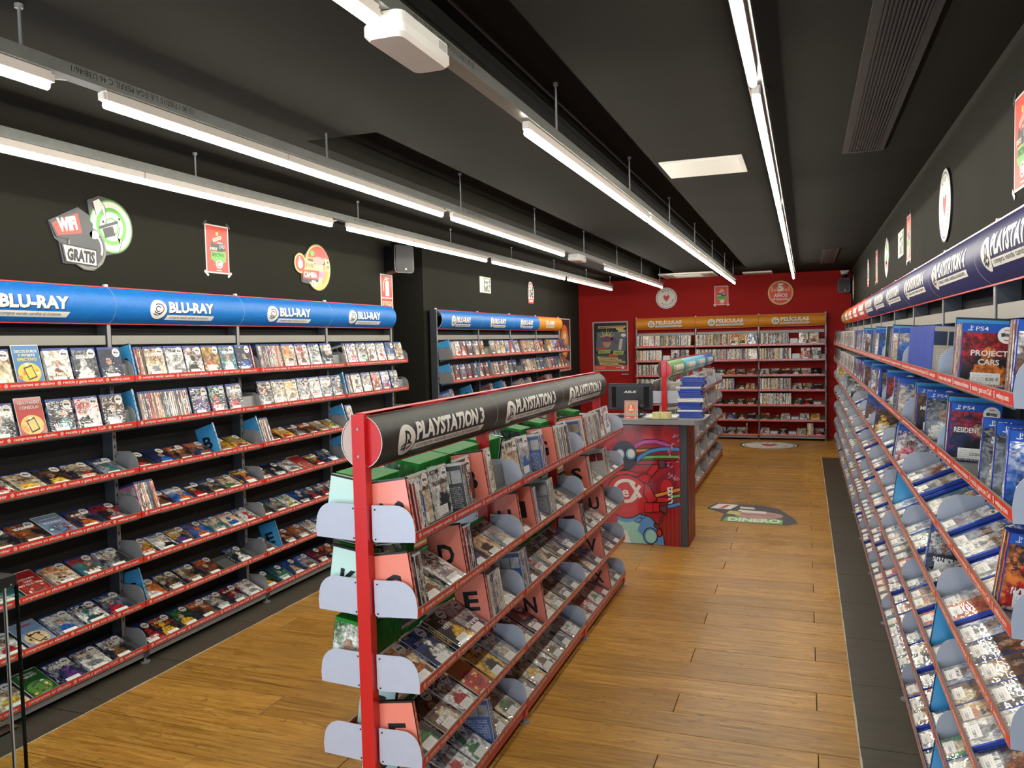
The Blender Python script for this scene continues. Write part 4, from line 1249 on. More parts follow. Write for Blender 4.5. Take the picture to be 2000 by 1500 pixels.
PA = [
 ["D:0-9 n4 fcns'ASSASSINS' fwks'ASSASSINS' n3kws fkrn'ASSASSINS/CREED' D:B n1wkc", "fcon fsbw n4bwk fnrc D:G n2 n11skw", "n5 D:Q n3 n7wkr n9"],
 ["D:C n3kws fcnk fwsk2'CALL_OF/DUTY' D:D n4 fkpd'BLACK_OPS'", "D:H fnsk D:I n2 fsnc n6skw fdsk'", "fkrs D:S n2 fwnc fcsr n7wrk f"],
 ["fcno fdwb'SING_IT' fkyn2'DJ/HERO' fsdw D:E n8wsy fkws", "n6bws fknc fsrw fcns'15' fsnk fdsk", "D:T n2 f f f D:U f"],
 ["D:F fkgn fnck fwrk aO fyko'F1'", "fsnk fkdr D:N fwcn fcsw fnkc f", "fwsk fkcn fskb D:V f f"],
 ["fkpb fgks'FIFA_12' fwrs'FIFA_11' fwgk'FIFA' n2bwk fcns", "fswn fcyn fwnk fcnw fskw f", "fcns frwc fwgr fkrs D:X f"],
]
PB = [
 ["~ n8 f fgks n6 D:.", "n10 f n9 ~ f D:. n12", "n20 n16 ~ n12 D:."],
 ["f f f f f", "D:M f f n8 f", "f f ~ n4 f D:. n2kkw D:K"],
 ["f f f f f", "f f n6 f f", "f f ~ fkpg n14"],
 ["f f f f f", "f f f f f", "f f ~ f D:T f"],
 ["f f f f f", "f f f f f", "f f f ~ D:Z f"],
]
NA = ['nearest', 'middle', 'farthest']; NB = ['farthest', 'middle', 'nearest']
island('red-posted island rack with charcoal headers in the shop centre, nearest the camera', -1.275, 2.13, [0, 0.975, 1.95, 2.93], PA, 'ps3', 'salmon', PB, 'xb', 'mint',
       [(i, 'dark', 'PLAYSTATION 3', 'ps', None) for i in range(3)], 'front island rack', "front island's left side", NA, NB)

WA = [
 ["n6 D:M n4 f2 f", "f D:. n8 f n4", "n12 f f", "n6 f D:. f"],
 ["n5 D:I n3 D:. n4 f f", "n8 f D:. n5 f", "f n10 f f", "f f n6 f"],
 ["f f n4 f D:. f", "n6 f f D:. f", "f f f n4", "f n5 f f"],
 ["f D:I f f n3 f", "f f D:. n4 f f", "f n4 f f", "f f f n4"],
 ["f f n4 f f", "f f f D:. f", "f n6 f f", "f f f f"],
]
WB = [["n3 f f", "f n4 f", "f f f", "f f D:O fbyk"], ["f f f", "f f f", "f f f", "f f D:I"], ["", "", "", "f f"], ["", "", "", ""], ["", "", "", ""]]
N4 = ['nearest', 'second', 'third', 'farthest']
island('farther red-posted island rack with green and blue headers behind the counter', -1.225, 7.42, [0, 0.91, 1.82, 2.73, 3.64], WA, 'wii', 'white', WB, 'wii', 'white',
       [(0, 'green', '', None, .3), (1, 'sky', '', None, .3), (2, 'sky', '', None, .3), (3, 'royal', '', None, .3)], 'rear island rack', "rear island's left side", N4, list(reversed(N4)))

# ------------------------------------------------------------------ cases stacked on the counter
for k in range(21):
    z = 0.9851 + k * 0.0149
    cx, cy = -0.83 + RND.uniform(-0.012, 0.012) + (0.02 if k > 15 else 0), 6.20 + RND.uniform(-0.006, 0.006)
    kd = 'wii' if k in (3, 8, 9, 15) else 'ps4'
    Mx = Matrix.Translation((cx, cy + 0.08, z + (KIND[kd][3]))) @ Matrix.Rotation(RND.uniform(-0.05, 0.05) - math.pi / 2, 4, 'Z') @ Matrix.Rotation(-math.pi / 2, 4, 'X') @ Matrix.Translation((0, 0, -KIND[kd][2] / 2))
    PLACED.append(dict(kind=kd, M=Mx, cols=RND.choice(['bdw', 'dbw', 'wsb']), face=False, title='', label=f"{'white' if kd == 'wii' else 'blue'} game case in the counter stack, {ordn(k)} from the bottom", group='cases stacked on the counter', keep=True))

# ------------------------------------------------------------------ turn the placements into objects
def size_metric(d):
    w, h = KIND[d['kind']][1], KIND[d['kind']][2]
    c = d['M'] @ Vector((0, 0, h / 2))
    p = project(c)
    if p is None or p[0] < -150 or p[0] > 2150 or p[1] < -150 or p[1] > 1650:
        return 0.0
    return (1.0 if not d.get('filed') else 0.8) / p[2]
by = {}
for d in PLACED:
    d['rank'] = size_metric(d) + (100 if d.get('keep') else 0)
    d['seed'] = RND.uniform(0.5, 60.0) * (-1 if d['title'] else 1)
    by.setdefault(d['kind'], []).append(d)
GROUPN = {'bd': 'blue-edged movie cases', 'ps3': 'clear game cases', 'ps4': 'blue game cases', 'dvd': 'film cases', 'xb': 'green game cases', 'wii': 'white game cases'}
TITLE_COL = {'w': M_WHITE}
_titles = {}
def title_mesh(kind, txt, dark):
    key = (kind, txt, dark)
    if key not in _titles:
        w, h = KIND[kind][1], KIND[kind][2]
        f = Flat()
        lines = txt.split('/')
        v = {'ps4': 0.085, 'ps3': 0.11, 'bd': 0.10}.get(kind, 0.1)
        for i, ln in enumerate(lines):
            sz = 0.026 if len(ln) <= 6 and kind != 'ps4' else 0.021
            f.text(ln, 0, v - i * 0.024, sz, M_WHITE if dark else M_BLACK, 2, width=min(w * 0.82, len(ln) * sz * 0.6), align='C', bold=0.02)
        f.upright(-0.0005)
        _titles[key] = f.mesh('title_lettering')
    return _titles[key]
f = Flat(); f.text('PS4', -0.036, 0.1525, 0.0155, M_WHITE, 1, width=0.03, bold=0.01); f.path([(-0.048, 0.152), (-0.048, 0.1655), (-0.043, 0.163), (-0.045, 0.159)], 0.0022, M_WHITE, 1); f.path([(-0.055, 0.154), (-0.05, 0.1525), (-0.043, 0.1545)], 0.002, M_WHITE, 1)
f.upright(-0.0005); PS4_ME = f.mesh('band_lettering')
f = Flat(); f.rect(-0.0655, 0.0, 0.150, 0.163, M_BLACK, 1); f.text('PS3', -0.055, 0.1525, 0.0115, M_WHITE, 2, width=0.028, bold=0.015); f.upright(-0.0005); PS3_ME = f.mesh('band_lettering')
PRICE = {}
for txt in ('8.00 €', '20.00 €', '12.00 €'):
    f = Flat(); f.text(txt, -0.0675 + 0.026 + 0.068, 0.018, 0.012, M_BLACK, 3, align='R'); f.upright(-0.0003); PRICE[txt] = f.mesh('price_print')

for kind, lst in by.items():
    nm, w, h, t, c, noun = KIND[kind]
    lst.sort(key=lambda d: -d['rank'])
    cut = 300
    vis = [d for d in lst if d['rank'] > 0]
    ind, rest = vis[:cut], vis[cut:] + [d for d in lst if d['rank'] <= 0]
    for d in ind:
        o = link(nm, SHELL_ME[kind]); o.matrix_world = d['M']
        tag(o, d['label'], 'case', d['group'])
        cv = link('printed_sleeve', COVER_ME[kind], o)
        cs = (d['cols'] + 'kkk')[:3]
        for i in range(3):
            cv[f'c{i + 1}'] = list(PAL[cs[i]])
        cv['seed'] = d['seed']
        if d['face']:
            lb = link('price_label', LABEL_ME[kind], o)
            if not (kind == 'dvd') or RND.random() < 0.4:
                link('promo_sticker', STICK_ME[kind], o)
            if d['rank'] > 1 / 4.2:
                if kind == 'ps4':
                    link('band_lettering', PS4_ME, o)
                    link('price_print', PRICE['8.00 €' if 'PROJECT' in d['title'] else '20.00 €' if 'EVIL' in d['title'] else '12.00 €'], lb)
                if kind == 'ps3' and int(abs(d['seed']) * 10) % 3:
                    link('band_lettering', PS3_ME, o)
        if d['title']:
            link('title_lettering', title_mesh(kind, d['title'], cs[0] in 'kdrnpbgt'), o)
    if rest:
        vs, fs, mi, uvs, c1, c2, c3, sd = [], [], [], [], [], [], [], []
        sg = shell_geo(kind)
        quads = cover_quads(kind)
        def cols_of(d):
            cs = (d['cols'] + 'kkk')[:3]
            return [PAL[x] for x in cs]
        for d in rest:
            M = d['M']; k1, k2, k3 = cols_of(d)
            base = len(vs)
            n_ = 16
            vs += [tuple(M @ Vector(p)) for p in sg.v[:n_]]
            for g in sg.f[:10]:
                pass
            ring = 8
            fs.append(tuple(base + i for i in reversed(range(ring)))); fs.append(tuple(base + ring + i for i in range(ring)))
            for i in range(ring):
                fs.append((base + i, base + (i + 1) % ring, base + ring + (i + 1) % ring, base + ring + i))
            mi += [0] * (2 + ring); uvs += [(0, 0)] * (2 * ring + 4 * ring)
            for pts, uv, sl in quads:
                b2 = len(vs)
                vs += [tuple(M @ Vector(p)) for p in pts]
                fs.append(tuple(b2 + i for i in range(4))); mi.append({0: 1, 1: 2, 2: 3}[sl]); uvs += uv
            if d['face']:
                b2 = len(vs); x0 = -w / 2 + 0.026
                vs += [tuple(M @ Vector(p)) for p in ((x0, -0.0009, 0.008), (x0 + 0.072, -0.0009, 0.008), (x0 + 0.072, -0.0009, 0.039), (x0, -0.0009, 0.039))]
                fs.append(tuple(b2 + i for i in range(4))); mi.append(4); uvs += [(0, 0), (1, 0), (1, 1), (0, 1)]
            n2 = len(vs) - base
            for arr, kc in ((c1, k1), (c2, k2), (c3, k3)):
                arr += [x for _ in range(n2) for x in (*kc, 1.0)]
            sd += [d['seed']] * n2
        me = bpy.data.meshes.new('packed_' + nm + 's')
        me.from_pydata(vs, [], fs)
        for m in (SHELL[kind], MC_GEO, MS_GEO, M_PSBAND, M_LABEL):
            me.materials.append(m)
        me.polygons.foreach_set('material_index', mi)
        ul = me.uv_layers.new(name='UVMap')
        ul.data.foreach_set('uv', [x for q in uvs for x in q])
        for n_, arr in (('c1', c1), ('c2', c2), ('c3', c3)):
            a = me.attributes.new(n_, 'FLOAT_COLOR', 'POINT'); a.data.foreach_set('color', arr)
        a = me.attributes.new('seed', 'FLOAT', 'POINT'); a.data.foreach_set('value', sd)
        me.update()
        o = link('packed_' + nm + 's', me)
        where = {'bd': 'left racks', 'ps4': 'far end of the right wall rack', 'dvd': 'back rack', 'ps3': 'front island rack', 'xb': "front island's left side", 'wii': 'rear island rack'}[kind]
        tag(o, f"smallest distant {GROUPN[kind]} on the {where}", 'cases', None, 'stuff')
print('cases', {k: len(v) for k, v in by.items()})

# ------------------------------------------------------------------ counter
ct = thing('counter', 'grey-topped shop counter with a printed red front panel', 'counter', TR(-0.846, 6.135, 0))
q = MB(); q.box(-0.95, -0.055, 0.012, 0.40, 0.0, 0.93, M_DGREY); q.build('body', ct)
q = MB()
n_pts = []
for cx, cy, st, r in ((0.135 - 0.06, 0.40 - 0.06, 0, 0.06), (-1.0 + 0.01, 0.40 - 0.01, 90, 0.01), (-1.0 + 0.01, -0.11 + 0.01, 180, 0.01), (0.135 - 0.09, -0.11 + 0.09, 270, 0.09)):
    for k in range(7):
        t = math.radians(st + 15 * k); n_pts.append((cx + r * math.cos(t), cy + r * math.sin(t)))
q.prism(n_pts, 0.948, 0.984, M_COUNTER, 'z'); q.build('countertop', ct)
q = MB(); q.bbox(-0.055, 0.0, 0.0, 0.40, 0.0, 0.946, M_DGREY, 0.004)
q.build('corner_post', ct)
sp = MB(); sp.box(0.0, 0.004, 0.03, 0.40, 0.0, 0.93, mat('red_brown_panel', rgb(150, 52, 40), 0.45)); so = sp.build('side_panel', ct)
sl = MB()
for zc, hh in ((0.80, 0.14), (0.56, 0.26), (0.30, 0.18)):
    for i in range(4):
        n = int(hh / 0.026)
        for k in range(n):
            zz = zc + (k - n / 2) * 0.026 + i * 0.006
            sl.box(0.0041, 0.0046, 0.07 + i * 0.05, 0.10 + i * 0.05, zz, zz + 0.009, M_BLKPL)
sl.build('vent_slots', so)
M_PANEL = flat('red_counter_print', 164, 20, 34, 0.18, coat=0.9)
M_P2 = flat('dark_red_counter_print', 128, 12, 28, 0.2, coat=0.9)
M_P3 = flat('bright_red_counter_print', 196, 24, 36, 0.2, coat=0.9)
def pr(nm, *c): return flat(nm, *c, rough=0.2, coat=0.9)
fp = MB(); fp.box(-0.95, -0.055, 0.0, 0.012, 0.0, 0.93, M_PANEL); fo = fp.build('front_panel', ct)
f = Flat()
# layout of the printed sheet on a 958 units-per-metre grid measured from the corner post
def A(x, y):
    return (-0.056 + (x - 700) / 958, (1380 + (x - 700) * 0.058 - y) / 958)
def PA_(pts): return [A(*p) for p in pts]
def out_path(pts, w, m, lay, ink=12):
    f.path(PA_(pts), (w + ink) / 958, dk, lay); f.path(PA_(pts), w / 958, m, lay + 1)
def out_poly(pts, m, lay, grow=1.06):
    q_ = PA_(pts); cx = sum(p[0] for p in q_) / len(q_); cy = sum(p[1] for p in q_) / len(q_)
    f.poly(q_, m, lay + 1); f.path(q_, 0.008, dk, lay + 2, True)
def out_ell(x, y, rx, ry, m, lay, rot=0.0, ink=8):
    u_, v_ = A(x, y); f.ell(u_, v_, (rx + ink) / 958, (ry + ink) / 958, dk, lay, 28, rot=rot); f.ell(u_, v_, rx / 958, ry / 958, m, lay + 1, 28, rot=rot)
dk, pk_, or_, bl_, gr_ = pr('ink_print', 20, 10, 18), pr('pink_print', 196, 66, 160), pr('orange_print', 222, 140, 48), pr('cable_blue_print', 66, 140, 206), pr('cable_green_print', 96, 184, 92)
glove = pr('glove_print', 96, 48, 60)
for k in range(5):
    f.poly(PA_([(560 + k * 30, 1380), (574 + k * 30, 1381), (574 + k * 30, 1060), (560 + k * 30, 1060)]), M_P2, 1)
for x, y in ((468, 545), (610, 540), (330, 530), (600, 940)):
    u_, v_ = A(x, y); f.ell(u_, v_, 0.045, 0.06, M_P3, 2, 18)
f.poly(PA_([(430, 940), (660, 780), (690, 990), (470, 1060)]), M_P2, 1)
out_path([(340, 665), (380, 620), (440, 597), (520, 596), (600, 620), (655, 655)], 26, pk_, 2)
out_path([(370, 660), (500, 658), (620, 662)], 18, or_, 4)
f.path(PA_([(380, 690), (690, 690)]), 0.012, M_P2, 3); f.path(PA_([(380, 735), (690, 740)]), 0.008, dk, 2); f.path(PA_([(380, 765), (640, 768)]), 0.008, dk, 2)
out_path([(390, 712), (540, 710), (690, 715)], 18, gr_, 6)
out_path([(372, 740), (420, 700), (480, 668), (560, 655), (640, 655), (697, 662)], 24, bl_, 9)
out_path([(520, 1000), (600, 980), (697, 955)], 22, or_, 2)
out_path([(610, 1080), (650, 1075), (697, 1060)], 22, bl_, 2)
out_path([(640, 1010), (697, 1000)], 16, gr_, 2)
# blue planet with craters
pb, pg, pd = pr('planet_blue_print', 84, 146, 210), pr('planet_mint_print', 150, 206, 190), pr('planet_dark_print', 40, 84, 150)
pl = [(240, 1350), (230, 1150), (300, 1140), (400, 1132), (480, 1160), (540, 1225), (575, 1300), (582, 1368)]
f.poly(PA_(pl), pb, 2); f.path(PA_(pl[2:]), 0.008, dk, 3)
f.poly(PA_([(240, 1345), (232, 1180), (300, 1200), (350, 1190), (400, 1210), (380, 1260), (420, 1300), (520, 1362)]), pg, 3); f.poly(PA_([(240, 1345), (234, 1240), (300, 1260), (330, 1352)]), M_WHITE, 4)
out_ell(478, 1300, 48, 56, pb, 5); u_, v_ = A(482, 1304); f.ell(u_, v_, 0.042, 0.05, pg, 7, 20)
out_ell(390, 1180, 24, 14, pb, 5, 0.4, 4); out_ell(425, 1155, 14, 9, pb, 5, 0.2, 4)
# red robot suit
out_ell(300, 1000, 150, 160, M_P3, 8)
f.poly(PA_([(180, 960), (300, 850), (400, 870), (470, 960), (500, 1040), (420, 1120), (300, 1150), (200, 1130)]), M_P3, 9.5)
out_poly([(440, 905), (480, 930), (530, 1030), (470, 1060), (430, 990)], M_P3, 9)
out_ell(290, 695, 90, 105, pr('visor_print', 34, 20, 36), 10); f.arc(*A(255, 680), 0.12, 0.12, 100, 200, 0.035, M_P3, 10, 12)
for x in (258, 340):
    u_, v_ = A(x, 682); f.ell(u_, v_, 0.037, 0.042, pr('glow_blue_print', 110, 180, 226), 12, 20); f.ell(u_ + 0.003, v_ + 0.004, 0.026, 0.031, M_WHITE, 13, 18)
u_, v_ = A(262, 755); f.ell(u_, v_, 0.018, 0.016, pr('glow_blue_print', 110, 180, 226), 12, 12)
out_path([(225, 830), (300, 818), (385, 840)], 22, M_P3, 10)
out_poly([(385, 865), (440, 828), (490, 850), (470, 905), (430, 900)], M_P3, 9)
out_poly([(455, 830), (500, 770), (545, 765), (545, 800), (495, 855)], M_P3, 12)
out_poly([(540, 745), (575, 732), (600, 745), (590, 790), (555, 797)], glove, 12); out_path([(598, 755), (640, 752)], 14, M_P3, 12, 8); out_path([(590, 780), (620, 785)], 10, glove, 12, 8)
out_poly([(440, 1050), (545, 1052), (550, 1118), (440, 1125)], M_P3, 11); out_poly([(530, 1010), (620, 1012), (620, 1048), (530, 1050)], M_P3, 10)
out_poly([(545, 1078), (600, 1065), (605, 1125), (580, 1130), (548, 1105)], glove, 13); f.path(PA_([(500, 1050), (500, 1120)]), 0.004, dk, 14)
out_path([(578, 1130), (540, 1215)], 12, glove, 12, 8); out_poly([(505, 1200), (535, 1215), (560, 1260), (560, 1300), (535, 1300), (530, 1250), (505, 1225)], glove, 12); out_ell(545, 1275, 16, 26, M_P3, 14, 0, 6)
f.poly(PA_([(640, 1015), (695, 1030), (690, 1052), (640, 1045)]), glove, 8)
# shop emblem on the chest
f.arc(*A(300, 958), 0.092, 0.082, 40, 335, 0.026, M_WHITE, 14, 26)
f.text('e', A(268, 0)[0], A(268, 1000)[1], 0.115, M_WHITE, 15, width=0.056, bold=0.02)
f.path(PA_([(335, 895), (410, 1010)]), 0.026, M_WHITE, 15); f.path(PA_([(405, 920), (330, 1040)]), 0.026, M_WHITE, 16)
# white scuffed smears and torn print along the right
rs2 = random.Random(3)
scf = pr('scuff_print', 206, 130, 160)
for x, y in ((668, 560), (676, 590), (625, 640), (605, 690), (680, 740), (610, 865), (660, 880), (630, 800), (680, 900), (600, 490)):
    for j in range(3):
        a_ = x + rs2.uniform(-26, 22); b_ = y + rs2.uniform(-20, 22)
        f.poly(PA_([(a_, b_), (a_ + rs2.uniform(8, 26), b_ - rs2.uniform(10, 34)), (a_ + rs2.uniform(10, 30), b_ - rs2.uniform(-4, 8))]), scf, 16)
for k in range(4):
    f.poly(PA_([(605 + 8 * k, 940 + 34 * k), (650, 935 + 30 * k), (640, 965 + 30 * k), (610, 972 + 30 * k)]), M_WHITE, 16); f.poly(PA_([(615, 948 + 31 * k), (640, 946 + 30 * k), (630, 960 + 30 * k)]), dk, 17)
f.v = [(min(a, -0.056), b, h) for a, b, h in f.v]
f.upright(0.0); f.build('printed_artwork', fo)

# monitor on the counter (seen from behind)
mo = thing('monitor', 'black computer monitor seen from behind on the counter', 'monitor', TR(-1.315, 6.33, 0.984, 0.02))
q = MB(); q.bbox(-0.178, 0.178, 0.0, 0.018, 0.05, 0.258, M_BLKPL, 0.008, axis='y'); bmv = q
q.prism([(-0.15, 0.0), (0.15, 0.0), (0.11, -0.028), (-0.11, -0.028)], 0.07, 0.235, M_BLKPL, 'z'); q.build('rear_shell', mo)
q = MB(); q.box(-0.125, 0.125, -0.0015, 0.0, 0.236, 0.242, M_DGREY); q.build('vent_slot', mo)
f = Flat(); f.text('ASUS', 0.0, 0.185, 0.026, M_WHITE, 1, width=0.098, align='C', bold=0.03, shear=0.35); f.upright(-0.0285); f.build('logo_lettering', mo)
q = MB(); q.bbox(-0.02, 0.02, -0.02, 0.0, 0.012, 0.10, M_BLKPL, 0.006); q.build('stand_neck', mo)
q = MB(); q.bbox(-0.10, 0.10, -0.07, 0.09, 0.0, 0.012, M_BLKPL, 0.03); q.build('stand_base', mo)
for k, px in enumerate(((0.045, 0.0), (0.065, -0.02), (0.085, 0.01))):
    q = MB(); pts = [Vector((px[0], -0.012, 0.07)), Vector((px[0] + 0.015, -0.04, 0.045)), Vector((px[0] + 0.035 + px[1], -0.05, 0.015)), Vector((px[0] - 0.02, -0.08, 0.006))]
    q.tube(pts, 0.004, M_BLKPL); q.build('cable', mo)
q = MB(); q.cyl((0.095, -0.03, 0.0855), (0.095, -0.005, 0.0855), 0.014, M_DGREY, seg=12); q.build('plug', mo)
kb = thing('keyboard', 'black keyboard lying on the counter below the monitor', 'keyboard', TR(-1.30, 6.17, 0.984))
q = MB(); q.bbox(-0.2, 0.10, 0.0, 0.085, 0.0, 0.012, M_BLKPL, 0.006); q.build('base', kb)
q = MB()
for r_ in range(5):
    for k in range(13):
        q.box(-0.192 + k * 0.022, -0.174 + k * 0.022, 0.006 + r_ * 0.016, 0.018 + r_ * 0.016, 0.012, 0.017, M_DGREY)
q.build('keys', kb)['kind'] = 'stuff'
cd = thing('counter_card', 'small upright card with a big orange 5 on the counter', 'card', TR(-1.26, 6.075, 0.984) @ Matrix.Rotation(-0.12, 4, 'X'))
q = MB(); q.bbox(-0.052, 0.052, 0, 0.003, 0, 0.142, M_OFFWHITE, 0.003, axis='y'); q.build('acrylic_sheet', cd)
f = Flat(); f.rect(-0.05, 0.05, 0.002, 0.14, flat('card_red', 206, 96, 78), 1); f.rect(-0.044, 0.044, 0.024, 0.134, flat('card_grey', 176, 166, 154), 2)
f.ell(0, 0.082, 0.036, 0.04, flat('card_orange', 236, 146, 62), 3, 24); f.ell(0, 0.082, 0.029, 0.033, flat('card_orange2', 226, 112, 56), 4, 24)
f.text('5', 0, 0.082, 0.036, M_WHITE, 5, width=0.02, align='C', bold=0.05); f.rect(-0.02, 0.02, 0.068, 0.077, M_WHITE, 5); f.rect(-0.016, 0.016, 0.062, 0.066, M_WHITE, 5)
f.ell(0.034, 0.012, 0.007, 0.007, M_WHITE, 3, 10); f.rect(-0.04, -0.005, 0.009, 0.014, M_WHITE, 3); f.upright(0.0); f.build('printed_sheet', cd)
q = MB(); q.box(-0.04, 0.04, 0.003, 0.04, 0.0, 0.003, M_OFFWHITE); q.build('foot', cd)
M_TAPE = flat('pale_yellow_tape', 222, 214, 150, 0.35, coat=0.4)
for k, (x, y, r, hh, lb) in enumerate(((-1.068, 6.14, 0.040, 0.048, 'left pale yellow tape roll lying on the counter'), (-0.998, 6.125, 0.040, 0.050, 'right pale yellow tape roll lying beside the blue case stack'))):
    q = MB(); n = 28
    ro = [(x + r * math.cos(2 * math.pi * i / n), y + r * math.sin(2 * math.pi * i / n)) for i in range(n)]
    ri = [(x + 0.6 * (a - x), y + 0.6 * (b - y)) for a, b in ro]
    for ring, flip in ((ro, 0), (ri, 1)):
        vs = [(a, b, 0.9845) for a, b in ring] + [(a, b, 0.9845 + hh) for a, b in ring]
        q.raw(vs, [(i, (i + 1) % n, n + (i + 1) % n, n + i) if not flip else (i, n + i, n + (i + 1) % n, (i + 1) % n) for i in range(n)], M_TAPE, True)
    for z in (0.9845, 0.9845 + hh):
        vs = [(a, b, z) for a, b in ro] + [(a, b, z) for a, b in ri]
        q.raw(vs, [(i, (i + 1) % n, n + (i + 1) % n, n + i) for i in range(n)], M_TAPE)
    tag(q.build('tape_roll'), lb, 'tape roll', 'tape rolls on the counter')
q = MB(); q.bbox(-1.14, -0.90, 6.045, 6.085, 0.9845, 0.986, M_BLKPL, 0.004); tag(q.build('counter_mat'), 'thin black mat strip at the counter front edge', 'mat')
q = MB(); q.bbox(-1.18, -0.93, 6.20, 6.42, 0.9845, 0.989, M_OFFWHITE, 0.01); tag(q.build('paper_sheet'), 'white sheets of paper lying behind the tape rolls', 'paper')

# ------------------------------------------------------------------ glass cabinet, lower left corner
gc = thing('glass_cabinet', 'glass display cabinet with black top frame at the lower left', 'cabinet', TR(-2.165, 1.672, 0))
M_BLKF = flat('black_frame', 26, 27, 28, 0.4)
q = MB(); q.bbox(-0.55, 0.0, -0.6, 0.0, 0.925, 0.955, M_BLKF, 0.006); q.build('top_frame', gc)
q = MB(); q.cyl((0.0, -0.022, 0.93), (0.0015, -0.022, 0.93), 0.003, M_GREYST, seg=8); q.build('screw', gc)
q = MB(); q.box(-0.55, 0.0, -0.6, 0.0, 0.0, 0.12, M_BLKF); q.build('base', gc)
q = MB(); q.box(-0.006, 0.0, -0.6, -0.001, 0.12, 0.925, M_GLASS); q.build('side_pane', gc)
q = MB(); q.box(-0.55, -0.008, -0.006, 0.0, 0.12, 0.925, M_GLASS); q.build('end_pane', gc)
q = MB(); q.box(-0.008, -0.0005, -0.007, 0.001, 0.12, 0.925, flat('dark_glass_edge', 22, 34, 32, 0.15)); q.build('glass_edge', gc)
q = MB(); q.box(-0.010, 0.0006, -0.0425, -0.038, 0.12, 0.925, M_EDGE); q.build('reflection_edge', gc)  # pale strip standing in for the bright reflection along the glass edge
q = MB(); q.box(-0.545, -0.01, -0.595, -0.012, 0.50, 0.506, M_GLASS); q.build('glass_shelf', gc)

# ------------------------------------------------------------------ signs and posters
def board(name, label, cat, M, outline, thick, fn, edge=M_BLACK, group=None):
    """flat cut-out board standing off the wall with its print in front; local x right, z up, facing -y"""
    root = thing(name, label, cat, M, group)
    q = MB(); q.prism([(b, a) for a, b in outline], -thick, 0.0, edge, 'y'); q.build('backing_board', root)
    f = Flat(); fn(f); f.upright(-thick); f.build('print', root)
    return root
def circ(cx, cy, rx, ry, n=36):
    return [(cx + rx * math.cos(2 * math.pi * k / n), cy + ry * math.sin(2 * math.pi * k / n)) for k in range(n)]
WALLL = lambda y, z: TR(XL + 0.001, y, z, D90)       # facing +X
WALLR = lambda y, z: TR(XR - 0.001, y, z, -D90)      # facing -X
WALLB = lambda x, z: TR(x, YB - 0.001, z, 0)
redp, greenp, yelp, greyp = flat('sign_red', 214, 66, 52), flat('sign_green', 104, 178, 76), flat('sign_yellow', 232, 196, 96), flat('sign_grey', 120, 116, 110)
# wifi sign: centre y 3.16, z 2.20
disc_o = circ(0.115, 0.055, 0.142, 0.142)
def wifi(f):
    f.ell(0.115, 0.055, 0.136, 0.136, greenp, 1, 40); f.ell(0.115, 0.055, 0.128, 0.128, M_WHITE, 2, 40); f.ell(0.115, 0.055, 0.098, 0.098, greenp, 3, 36); f.ell(0.115, 0.055, 0.075, 0.075, M_WHITE, 4, 32); f.arc(0.115, 0.055, 0.042, 0.042, 0, 360, 0.008, greenp, 5, 24)
    f.poly([(0.04, 0.19), (0.0, 0.17), (0.02, 0.10), (0.055, 0.14), (0.085, 0.06), (0.075, 0.155)], M_WHITE, 6); f.path([(0.0, 0.17), (0.02, 0.10), (0.055, 0.14), (0.085, 0.06), (0.075, 0.155), (0.04, 0.19)], 0.004, M_DGREY, 7, True)
    f.poly([(0.17, 0.06), (0.15, 0.0), (0.18, -0.01), (0.155, -0.075), (0.125, -0.04), (0.165, -0.03)], M_WHITE, 6); f.path([(0.17, 0.06), (0.15, 0.0), (0.18, -0.01), (0.155, -0.075)], 0.004, M_DGREY, 7)
    f.rect(0.03, 0.16, 0.055, 0.07, M_DGREY, 7, rot=0.35); f.rect(0.06, 0.13, 0.0, 0.05, M_DGREY, 7, rot=0.3); f.ell(0.165, 0.1, 0.007, 0.007, M_BLACK, 8, 10); f.ell(0.06, 0.075, 0.007, 0.007, M_BLACK, 8, 10)
    f.ell(-0.045, -0.07, 0.115, 0.112, greyp, 8, 36); f.ell(-0.045, -0.066, 0.104, 0.10, M_DGREY, 9, 36); f.ell(0.0, 0.0, 0.03, 0.022, M_WHITE, 10, 14); f.arc(-0.045, -0.07, 0.09, 0.09, -20, 40, 0.012, M_WHITE, 10, 8)
    f.poly([(-0.255, 0.035), (-0.09, 0.12), (-0.005, 0.055), (-0.02, -0.05), (-0.225, -0.035)], M_DGREY, 10)
    f.poly([(-0.245, 0.03), (-0.095, 0.098), (-0.075, 0.0), (-0.215, -0.026)], redp, 11)
    f.text('WIFI', -0.208, -0.004, 0.082, M_WHITE, 12, width=0.112, bold=0.07, rot=0.22)
    f.poly([(-0.20, -0.06), (0.012, -0.075), (0.012, -0.165), (-0.18, -0.155)], M_BLACK, 10)
    f.poly([(-0.188, -0.068), (0.004, -0.083), (0.004, -0.157), (-0.172, -0.147)], M_WHITE, 11); f.text('GRATIS', -0.17, -0.137, 0.076, M_BLACK, 12, width=0.165, bold=0.06, rot=-0.05)
out = [(-0.262, 0.04), (-0.09, 0.128), (-0.02, 0.095), (-0.03, 0.172), (0.045, 0.205)] + [(0.115 + 0.142 * math.cos(t), 0.055 + 0.142 * math.sin(t)) for t in [math.radians(a) for a in range(80, -100, -12)]] + [(0.07, -0.10), (0.05, -0.145), (-0.01, -0.185), (-0.07, -0.185), (-0.12, -0.16), (-0.19, -0.16), (-0.21, -0.055), (-0.232, -0.042)]
board('wall_sign', 'cut-out wall sign reading WIFI GRATIS above the left rack', 'sign', WALLL(3.165, 2.195), out, 0.008, wifi, M_DGREY)

